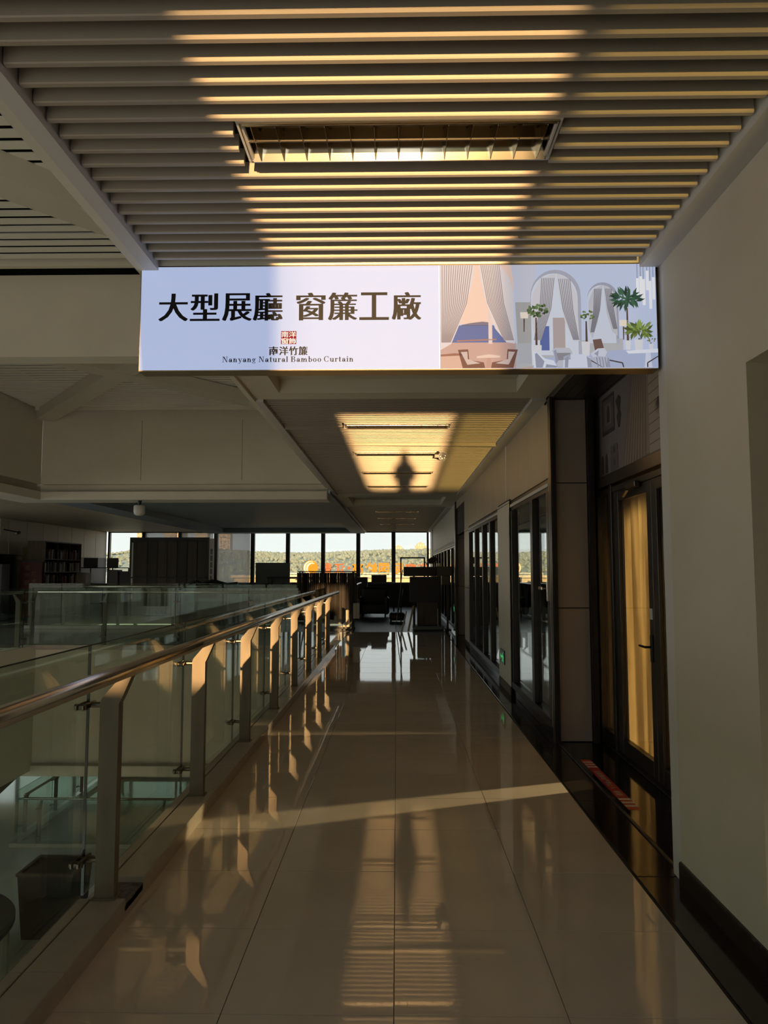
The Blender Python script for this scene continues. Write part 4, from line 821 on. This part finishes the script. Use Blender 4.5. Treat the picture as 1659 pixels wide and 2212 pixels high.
o = fr.build('garment_rail', M_BLACK); tag(o, 'black square garment rail behind the dark display stand', 'rail')
st = empty('round_stool', (.93, 19.0, 1.62)); tag(st, 'small stool with a tilted round seat lying on the display stand', 'stool')
s_ = MB().lathe([(.0, -.02), (.12, -.018), (.13, .0), (.12, .018), (.0, .02)], n=18).build('seat', M_WOODD, st); s_.location = (0, 0, .17); s_.rotation_euler = (R(35), R(-25), 0)
MB().cyl((0, 0, 0), (0, 0, .15), .015, n=8).cyl((-.03, 0, 0), (-.03, 0, .006), .05, n=12).build('stem', M_RAIL, st)
for k, (x, w, c) in enumerate(((1.055, .045, M_WHITE), (1.115, .05, mat('yellow_tin', (.6, .42, .12), rough=.5)))):
    o = MB().lathe([(w/2, 0), (w/2, .075), (w/2-.006, .082), (0.004, .084)], (x, 18.9, 1.63), n=14).build('tin', c); tag(o, ['small white tin on the brown carton', 'small yellow tin on the brown carton'][k], 'tin')
for k, (a, b, w, m_, lab) in enumerate((((.16, 20.2, 1.53), (-.03, 19.75, .0), .10, M_GREYB, 'long grey board leaning against the garment rail'), ((.425, 18.66, .63), (.285, 18.28, .012), .045, mat('gilt', (.75, .55, .22), rough=.25, metal=.6), 'bright gilt strip leaning against the display stand'), ((.245, 18.64, .49), (.125, 18.3, .012), .035, M_CREAM, 'short pale strip leaning left of the gilt strip'))):
    o = MB().bar(a, b, w, .018).bar((b[0], b[1], b[2]), (b[0]+.0005, b[1]+.001, b[2]+.015), w*1.05, .02).build('leaning_strip', m_); tag(o, lab, 'strip')
sfa = empty('armchair', (-.72, 24.2, 0)); tag(sfa, 'dark upholstered armchair at the end of the corridor', 'armchair')
MB().bbox((-.42, -.4, .12), (.38, .4, .45), .05).build('seat', M_BLACK, sfa); MB().bbox((-.45, .25, .3), (.42, .45, .98), .08).build('backrest', M_BLACK, sfa)
for x in (-.48, .40): MB().bbox((x-.07, -.42, .1), (x+.07, .42, .66), .05).build('armrest', M_BLACK, sfa)
for x in (-.40, .34):
    for y in (-.34, .36): MB().cyl((x, y, 0), (x, y, .12), .025, n=8).build('leg', M_WOODD, sfa)
wb = empty('work_table', (-.56, 27, 0)); tag(wb, 'narrow work table under the far windows', 'table')
MB().bbox((-.5, -.35, 1.06), (.5, .35, 1.10), .004).build('top', M_GREYB, wb)
for x in (-.45, .45):
    for y in (-.3, .3): MB().bar((x, y, 0), (x, y, 1.06), .05, .05).build('leg', M_BLACK, wb)
o = MB().bbox((-.93, 26.8, 1.10), (-.38, 27.2, 1.36), .006).box((-.93, 26.99, 1.36), (-.38, 27.01, 1.364)).build('carton', M_WOODD); tag(o, 'dark carton on the narrow work table', 'box')
o = MB().bbox((-1.62, 26.6, 0), (-1.08, 27.3, 1.28), .006).box((-1.61, 26.59, .62), (-1.09, 26.6, .64)).build('filing_cabinet', M_BLACK); tag(o, 'dark filing cabinet left of the narrow work table', 'cabinet')
vc = empty('floor_machine', (-.02, 22.0, 0)); tag(vc, 'dark wheeled cleaning machine on the grey floor', 'machine')
MB().bbox((-.20, -.4, .05), (.26, .3, .28), .05).build('body', M_BLACK, vc); MB().bar((.05, .2, .25), (.2, .6, .95), .04, .04).build('handle', M_CLAMP, vc)
for x in (-.18, .22): MB().cyl((x, -.25, .08), (x+.05, -.25, .08), .08, n=14).build('wheel', M_BLACK, vc)
gbd = MB().bbox((-5.05, 26.0, .0), (-3.82, 26.05, 1.8), .004).bar((-4.9, 26.05, 1.2), (-4.9, 26.6, 0), .05, .05).bar((-4.0, 26.05, 1.2), (-4.0, 26.6, 0), .05, .05).build('easel_board', M_GREYB); tag(gbd, 'large plain grey board standing before the far windows', 'board')
for k, (x0, x1) in enumerate(((-4.6, -4.2), (-3.7, -3.3), (-3.25, -2.75))):
    o = MB().bbox((x0, 24.6, 0), (x1, 25.0, .92), .006).box((x0+.03, 24.59, .2), (x1-.03, 24.6, .86)).build('sample_box', (M_CREAM, M_CREAM, M_GREYB)[k]); tag(o, ['pale box behind the gallery railing, left of three', 'cream box behind the gallery railing, middle of three', 'grey box behind the gallery railing, right of three'][k], 'box')
dt = empty('display_table', (-3.6, 25.6, 0)); tag(dt, 'long dark display table in front of the leaning grey board', 'table')
MB().bbox((-.9, -.4, 1.24), (1.0, .4, 1.30), .004).build('top', M_BLACK, dt)
for x in (-.85, .95):
    for y in (-.35, .35): MB().bar((x, y, 0), (x, y, 1.24), .04, .04).build('leg', M_BLACK, dt)

# ---- tall display board with hanging cloths
bd = empty('display_board', (-7.46, 24.0, 0)); tag(bd, 'tall brown curtain display board with a black frame', 'display board')
MB().bbox((-1.37, 0, .1), (1.22, .06, 2.55), .004).build('panel', mat('brown_cloth', (.075, .062, .048), rough=.8, noise_amt=.25, noise_scale=18, stretch=(1, 1, .02)), bd)
MB().bbox((-1.39, -.03, 2.54), (1.24, .08, 2.62), .004).bbox((-1.39, -.03, 1.27), (1.24, -.0, 1.31), .004).bbox((1.18, -.03, 0), (1.24, .08, 2.54), .004).bbox((-1.39, -.03, 0), (-1.34, .08, 2.54), .004).build('frame', M_BLACK, bd)
for k in range(7):
    x = -1.1+.33*k; mb = MB()
    mb.bbox((x, -.022, .35), (x+.30, -.004, 2.5), .008).build('cloth', mat('brown_cloth_%d' % (k % 3), ((.085, .070, .054), (.07, .058, .046), (.095, .078, .060))[k % 3], rough=.75, noise_amt=.2, noise_scale=20, stretch=(1, 1, .02)), bd)
MB().bbox((-1.33, -.025, .6), (-1.27, -.01, 2.45), .003).build('white_strip', M_WHITE, bd)
MB().bbox((1.25, .0, .1), (1.40, .06, 2.58), .003).build('side_sample', M_PANELW, bd)
for k in range(9): B((1.29, -.006, .3+.22*k), (1.36, 0, .48+.22*k)).build('label_card', M_GREYB, bd)

# ---- bookshelf with books
bs = empty('bookshelf', (-11.6, 23.2, 0)); tag(bs, 'tall dark bookshelf filled with sample books by the left wall', 'bookshelf')
MB().bbox((-.27, 0, 0), (.30, .03, 2.48), .003).build('side_panel', M_WOODM, bs); MB().bbox((-.27, 2.67, 0), (.30, 2.70, 2.48), .003).build('side_panel', M_WOODM, bs)
B((-.27, .03, 0), (-.25, 2.67, 2.46)).build('back_panel', M_BLACK, bs); MB().bbox((-.27, .03, 2.44), (.30, 2.67, 2.48), .003).build('top_panel', M_WOODD, bs)
for z in (.02, .62, 1.05, 1.46, 1.88): MB().bbox((-.25, .03, z), (.29, 2.67, z+.025), .002).build('shelf', M_WOODD, bs)
for y in (.90, 1.79): MB().bbox((-.25, y, .045), (.29, y+.02, 2.44), .002).build('divider', M_WOODD, bs)
bcols = [mat('book_%d' % k, c, rough=.6) for k, c in enumerate(((.35, .33, .28), (.10, .09, .08), (.45, .40, .28), (.16, .15, .15), (.30, .10, .07), (.05, .045, .04), (.5, .48, .44)))]
rb = random.Random(11)
for row, z in (('top', 1.905), ('middle', 1.485), ('lower', 1.075)):
    for bay in range(3):
        y = .06+.89*bay; nb_k = 0
        while y < .06+.89*bay+.74:
            t = rb.uniform(.035, .075)
            if rb.random() < .2: y += .05; continue
            h = rb.uniform(.24, .33); d = rb.uniform(.24, .34); ci = rb.randrange(7)
            o = MB().bbox((-.05, 0, 0), (-.05+d, t-.006, h), .004).box((-.045, .004, h-.002), (-.05+d-.006, t-.01, h+.001)).build('book', bcols[ci]); o.location = (-11.6, 23.2+y, z)
            nb_k += 1; tag(o, '%s sample book, %s from the left in the %s bay of the %s shelf' % (('grey', 'black', 'cream', 'dark grey', 'rust red', 'black', 'white')[ci], ORD[nb_k-1], ('near', 'middle', 'far')[bay], row), 'book', 'books on the %s shelf' % row); y += t
rdb = empty('red_banner', (-11.55, 22.80, 0)); tag(rdb, 'dark red banner board with vertical pale characters by the bookshelf', 'banner')
MB().bbox((-.36, 0, .05), (.36, .04, 1.83), .004).build('board', mat('dark_red', (.11, .022, .012), rough=.6), rdb); MB().bbox((-.38, -.01, 1.80), (.38, .05, 1.86), .004).bbox((-.38, -.05, 0), (.38, .09, .05), .004).build('frame', M_BLACK, rdb)
M_GT = mat('faded_gold', (.22, .10, .07), rough=.6)
for ch, x, z in (('湖', -.12, 1.62), ('南', -.12, 1.38), ('窗', -.12, 1.15), ('技', .12, 1.42), ('术', .12, 1.18)):
    me, gw, gh = text_mesh(ch, 1.0, M_GT, offset=.01); o = put('character', me, rdb, loc=(x, -.002, z), rot=(R(90), 0, 0)); o.scale = (.17/gw, .17/gh, 1)
gc = empty('metal_cabinet', (-12.36, 21.9, 0)); tag(gc, 'grey metal cabinet at the left edge behind the railing', 'cabinet')
MB().bbox((-.5, 0, 0), (.40, .45, 1.72), .006).build('body', M_GREYB, gc); MB().bbox((-.49, -.015, .05), (-.06, 0, 1.68), .004).build('door', M_GREYB, gc); MB().bbox((-.04, -.015, .05), (.39, 0, 1.68), .004).build('door', M_GREYB, gc)
yp = MB().bbox((-12.40, 23.9, 1.0), (-11.90, 23.95, 2.3), .004).box((-12.39, 23.89, 1.72), (-11.91, 23.9, 1.735)).bar((-12.15, 23.95, 1.0), (-12.15, 24.3, 0), .06, .04).bar((-12.15, 23.93, 0), (-12.15, 23.93, 1.0), .06, .04).build('ochre_standing_sign', mat('ochre_panel', (.30, .24, .10), rough=.6)); tag(yp, 'ochre board standing left of the bookshelf', 'board')
# desks and monitors between bookshelf and display board
dk_ = empty('desk', (-10.6, 26.3, 0)); tag(dk_, 'dark desk between the bookshelf and the display board', 'desk')
MB().bbox((-1.0, -.35, 1.02), (1.0, .35, 1.06), .004).build('top', M_BLACK, dk_); MB().bbox((-.95, -.3, .35), (.1, -.26, 1.02), .004).build('front_panel', M_WOODD, dk_)
for x in (-.95, .95):
    for y in (-.3, .3): MB().bar((x, y, 0), (x, y, 1.02), .05, .05).build('leg', M_BLACK, dk_)
MB().bar((-1.0, -.35, 1.62), (1.0, -.35, 1.62), .03, .03).bar((-1.0, -.35, 1.06), (-1.0, -.35, 1.62), .03, .03).bar((1.0, -.35, 1.06), (1.0, -.35, 1.62), .03, .03).build('gantry', M_BLACK, dk_)
for k, (x, w, z) in enumerate(((-11.15, .52, 1.06), (-10.35, .42, 1.06))):
    e = empty('monitor', (x, 26.35, z)); tag(e, ['wide grey monitor on the dark desk, left', 'narrower grey monitor on the dark desk, right'][k], 'monitor', 'monitors on the dark desk')
    MB().bbox((-w/2, 0, .55), (w/2, .04, .92), .006).build('screen', M_GREYB, e); MB().bar((0, .03, .01), (0, .03, .6), .04, .03).bbox((-.12, -.08, 0), (.12, .12, .012), .003).build('stand', M_BLACK, e)
for k, (x, z1, m_) in enumerate(((-10.85, 1.45, M_CREAM), (-9.75, 1.55, M_WOODD), (-9.35, 1.5, M_BLACK))):
    o = MB().bbox((x-.17, 24.9, 0), (x+.17, 25.3, z1), .006).box((x-.14, 24.892, .3), (x+.14, 24.9, z1-.06)).build('sample_case', m_); tag(o, ['cream sample case in front of the dark desk', 'dark brown tall sample case left of the display board', 'black tall sample case touching the display board'][k], 'case')
wr_ = MB().tube([(-6.0, 20.6, 1.10), (-5.7, 20.6, 1.22), (-5.5, 20.55, 1.14), (-5.2, 20.6, 1.24), (-4.8, 20.6, 1.12), (-4.5, 20.6, 1.16)], .05).tube([(-5.6, 20.7, 1.1), (-5.3, 20.6, 1.16), (-5.0, 20.6, 1.06)], .06).bbox((-6.1, 20.4, 0), (-4.4, 20.8, 1.06), .01).build('cloth_bundle', M_BLACK); tag(wr_, 'bundle of dark cloth on a low chest behind the railing', 'cloth')

# ================================================================== OUTSIDE
gr = B((-400, 31.3, -8), (400, 700, -7.5)).build('floor', mat('outdoor_ground', (.42, .36, .24), rough=.9, noise_amt=.2, noise_scale=.05)); struct(gr, 'pale ground outside the far windows', 'ground')
# roof ledge with big letters seen from behind
lg = empty('roof_ledge', (-2, 70, -7.5)); tag(lg, 'cream roof ledge outside the windows carrying the orange letters', 'building')
MB().bbox((-13, -3, 0), (12, 8, 8.35), .02).build('block', mat('cream_render', (.62, .52, .34), rough=.85), lg); MB().bbox((-13.2, -3.4, 8.35), (12.2, -2.6, 8.6), .02).build('parapet', mat('cream_coping', (.66, .58, .42), rough=.8), lg)
MB().bar((-9, -.3, 8.75), (11, -.3, 8.75), .08, .08).build('sign_bar', M_WHITE, lg)
for k in range(9): MB().bar((-9+2.4*k, -.3, 8.35), (-9+2.4*k, -.3, 8.8), .05, .05).build('sign_post', M_WHITE, lg)
M_OR = mat('letter_orange', lin(178, 96, 52), rough=.7, spec=.2); M_YE = mat('letter_yellow', lin(186, 128, 34), rough=.7, spec=.2); M_LW = mat('logo_cream', lin(255, 240, 205), rough=.5)
ls = empty('letter_sign', (-2, 69.6, .85)); tag(ls, 'row of big orange and yellow letters outside, seen from behind', 'sign')
def OX(px): return (px-857)/1570*69.6 + 2 - .0
def OZ(py): return 1.53+(1232-py)/1570*69.6 - .85
for ch, a, b, y0, y1, m_ in (('香', 700, 717, 1216, 1238, M_OR), ('江', 722, 745, 1216, 1238, M_OR), ('高', 761, 785, 1216, 1239, M_YE), ('岭', 790, 814, 1215, 1239, M_YE), ('国', 818, 841, 1216, 1240, M_YE), ('际', 847, 870, 1216, 1240, M_YE), ('窗', 875, 898, 1217, 1240, M_OR), ('饰', 903, 926, 1217, 1240, M_OR)):
    me, gw, gh = text_mesh(ch, 1.0, m_, extrude=.06, offset=.03, mirror=True)
    o = put('letter', me, ls, loc=((OX(a)+OX(b))/2, 0, (OZ(y0)+OZ(y1))/2), rot=(R(90), 0, 0)); o.scale = ((OX(b)-OX(a))/gw, (OZ(y0)-OZ(y1))/gh, 1)
MB().bbox((OX(751), -.05, OZ(1230)), (OX(757), .05, OZ(1224)), .01).build('dot', M_OR, ls)
lgx, lgz, lr = (OX(656)+OX(687))/2, OZ(1226), (OX(687)-OX(656))/2
logo = MB().cyl((lgx, -.06, lgz), (lgx, .06, lgz), lr, n=32).build('round_logo', M_YE, ls)
def crescent(cx, cz, r0, ox, oz, r1, m_, lay):
    n = 18; P = []
    for k in range(n+1):
        a = R(70+170*k/n); P.append((cx+r0*math.cos(a), cz+r0*math.sin(a)))
    Q = []
    for k in range(n+1):
        a = R(240-170*k/n); Q.append((cx+ox+r1*math.cos(a), cz+oz+r1*math.sin(a)))
    mb = MB(); y0, y1 = -.07-.008*lay, -.06-.008*lay
    V = [(p[0], y0, p[1]) for p in P] + [(q[0], y0, q[1]) for q in Q[::-1]] + [(p[0], y1, p[1]) for p in P] + [(q[0], y1, q[1]) for q in Q[::-1]]
    F = [(k, k+1, n+2+k, n+1+k) for k in range(n)]
    F2 = [tuple(2*(n+1)+i for i in f[::-1]) for f in F]
    mb.add(V, F + F2); return mb.build('logo_crescent', m_, logo)
crescent(lgx-.02, lgz-.02, lr*.93, .10, -.03, lr*.88, M_LW, 1); crescent(lgx+.10, lgz-.08, lr*.80, .12, -.04, lr*.72, M_LW, 2)
# hill and forest
def ridge(x): return 8.0+3.2*math.sin(x*.018+2.6)+1.6*math.sin(x*.055+1)+max(0, x-5)*.11
hm = MB(); NX, NY = 70, 14
for j in range(NY+1):
    for i in range(NX+1):
        x = -170+250*i/NX; yv = 220+130*j/NY; t = j/NY
        h = -7.5+(ridge(x)+6.2)*math.sin(min(1, t*1.15)*math.pi/2)
        hm.v.append((x, yv, h+noise.noise(Vector((x*.08, yv*.08, 0)))*1.2))
for j in range(NY):
    for i in range(NX): a = j*(NX+1)+i; hm.f.append((a, a+1, a+NX+2, a+NX+1))
M_HILL = mat('hill_green', (.27, .32, .27), rough=.95, noise_amt=.3, noise_scale=.2); M_FOR = mat('forest_green', (.26, .31, .26), rough=.95, noise_amt=.22, noise_scale=.3)  # colours lightened and greyed to work distance haze into hill and forest
ho = hm.smooth().build('hill', M_HILL); struct(ho, 'long wooded hill beyond the far windows', 'hill')
fm = MB(); rf = random.Random(2)
ico = MB().ball((0, 0, 0), 1, 1)
for k in range(5200):
    t = rf.random()**.6; x = rf.uniform(-165, 78); yv = 222+126*t
    h = -7.5+(ridge(x)+6.2)*math.sin(min(1, t*1.15)*math.pi/2); s = rf.uniform(.45, .95)
    if -122 < x < -102 and 290 < yv < 316: continue
    fm.add([(x+v[0]*s*rf.uniform(.8, 1.15), yv+v[1]*s, h+.6+v[2]*s*rf.uniform(.75, 1.3)) for v in ico.v], ico.f)
fo = fm.build('forest', M_FOR); tag(fo, 'dense green forest covering the hill outside', 'forest', kind='stuff')
# distant buildings
M_YB = mat('tower_yellow', (.50, .42, .29), rough=.8); M_WIN = mat('tower_window', (.25, .24, .24), rough=.3); M_PK = mat('tower_beige', (.60, .50, .40), rough=.85)
def tower(px, pw, top_py, base_z, Y, label, m_, cols, rows, stag=0):
    X = (px-857)/1570*Y; w = pw/1570*Y; zt = 1.53+(1232-top_py)/1570*Y
    e = empty('tower_block', (X, Y, base_z)); tag(e, label, 'building'); H = zt-base_z
    MB().box((-w/2, 0, 0), (w/2, w, H)).build('wall', m_, e); MB().box((-w*.2, w*.1, H), (w*.15, w*.6, H+w*.16)).build('roof_house', m_, e)
    if stag: MB().box((w/2, .2*w, 0), (w*.75, w, H-w*.3)).box((-w*.75, .2*w, 0), (-w/2, w, H-w*.25)).build('wing', m_, e)
    cw = w/cols; rh = min(3.4, H/rows)
    for r in range(rows):
        for c in range(cols):
            z = H-rh*(r+1)+rh*.25
            MB().box((-w/2+cw*(c+.25), -.15, z), (-w/2+cw*(c+.75), 0.02, z+rh*.5)).build('window', M_WIN, e)
tower(861, 14, 1180, -7.5, 620, 'yellow tower block on the hill, left of two on the right', M_YB, 3, 6, 1)
tower(909, 16, 1174, -7.5, 620, 'yellow tower block highest on the hill at the right', M_YB, 3, 6, 1)
tower(484, 24, 1128, -7.5, 500, 'tall beige tower seen through the blind', M_PK, 3, 14)
tower(433, 26, 1118, -7.5, 520, 'tall beige tower behind the display board', M_PK, 3, 12)
tower(372, 40, 1122, -7.5, 520, 'wide beige tower left of the display board', M_PK, 4, 12)
tower(300, 16, 1120, -7.5, 450, 'yellow tower at the far left window', M_YB, 2, 12)
hs = empty('gable_house', (-112, 300, -7.5)); tag(hs, 'small cream house with a gable roof at the far left window', 'house')
MB().box((-4, 0, 0), (4.5, 6, 13.2)).build('wall', M_YB, hs); MB().prism([(-4.6, 13.2), (5.1, 13.2), (1.2, 15.6), (-.6, 15.6)], 'y', -.4, 6.4).build('roof', M_PK, hs)
for x in (-2.6, .2, 2.6): MB().box((x-.4, -.1, 11), (x+.4, .05, 12.2)).build('window', M_WIN, hs)

# ================================================================== the photographer (stands behind the lens; casts the shadow on the ceiling)
def person():
    V = {'pelvis': (0, 0, .86), 'belly': (0, .0, 1.02), 'chest': (0, 0, 1.20), 'neckb': (0, .0, 1.36), 'neck': (0, .015, 1.42), 'headb': (0, .02, 1.45), 'headt': (0, .02, 1.53),
         'hipL': (-.09, 0, .82), 'kneeL': (-.11, .02, .45), 'ankL': (-.12, 0, .07), 'toeL': (-.13, .16, .035), 'hipR': (.09, 0, .82), 'kneeR': (.11, .02, .45), 'ankR': (.12, 0, .07), 'toeR': (.13, .16, .035),
         'shL': (-.13, 0, 1.28), 'elL': (-.19, .10, 1.06), 'wrL': (-.08, .27, 1.31), 'haL': (-.05, .31, 1.39), 'shR': (.13, 0, 1.28), 'elR': (.19, .10, 1.06), 'wrR': (.08, .27, 1.31), 'haR': (.05, .31, 1.39)}
    Rr = {'pelvis': .19, 'belly': .18, 'chest': .16, 'neckb': .085, 'neck': .065, 'headb': .09, 'headt': .062, 'hipL': .095, 'kneeL': .06, 'ankL': .045, 'toeL': .035, 'hipR': .095, 'kneeR': .06, 'ankR': .045, 'toeR': .035,
          'shL': .065, 'elL': .045, 'wrL': .032, 'haL': .035, 'shR': .065, 'elR': .045, 'wrR': .032, 'haR': .035}
    E_ = [('pelvis', 'belly'), ('belly', 'chest'), ('chest', 'neckb'), ('neckb', 'neck'), ('neck', 'headb'), ('headb', 'headt')]
    for s in 'LR': E_ += [('pelvis', 'hip'+s), ('hip'+s, 'knee'+s), ('knee'+s, 'ank'+s), ('ank'+s, 'toe'+s), ('chest', 'sh'+s), ('sh'+s, 'el'+s), ('el'+s, 'wr'+s), ('wr'+s, 'ha'+s)]
    K = list(V); me = bpy.data.meshes.new('person'); me.from_pydata([V[k] for k in K], [(K.index(a), K.index(b)) for a, b in E_], [])
    o = bpy.data.objects.new('person', me); COL.objects.link(o)
    o.modifiers.new('skin', 'SKIN'); sd = me.skin_vertices[0].data if me.skin_vertices else None
    if sd is None:
        me.skin_vertices.new() if hasattr(me.skin_vertices, 'new') else None
    if me.skin_vertices:
        for k, sv in zip(K, me.skin_vertices[0].data): sv.radius = (Rr[k], Rr[k]*.8); sv.use_root = (k == 'pelvis')
    s_ = o.modifiers.new('sub', 'SUBSURF'); s_.levels = 2; s_.render_levels = 2
    me.materials.append(mat('dark_clothes', (.03, .03, .035), rough=.9)); o.location = (.0, -.42, 0)
    return o
try:
    pr = person(); tag(pr, 'person in dark clothes holding up a phone behind the viewpoint', 'person')
    ph = MB().bbox((-.038, -.052, 1.46), (.038, -.044, 1.60), .003).build('phone', M_BLACK); tag(ph, 'black phone held up behind the viewpoint', 'phone')
except Exception as ex:
    print('person failed', ex)
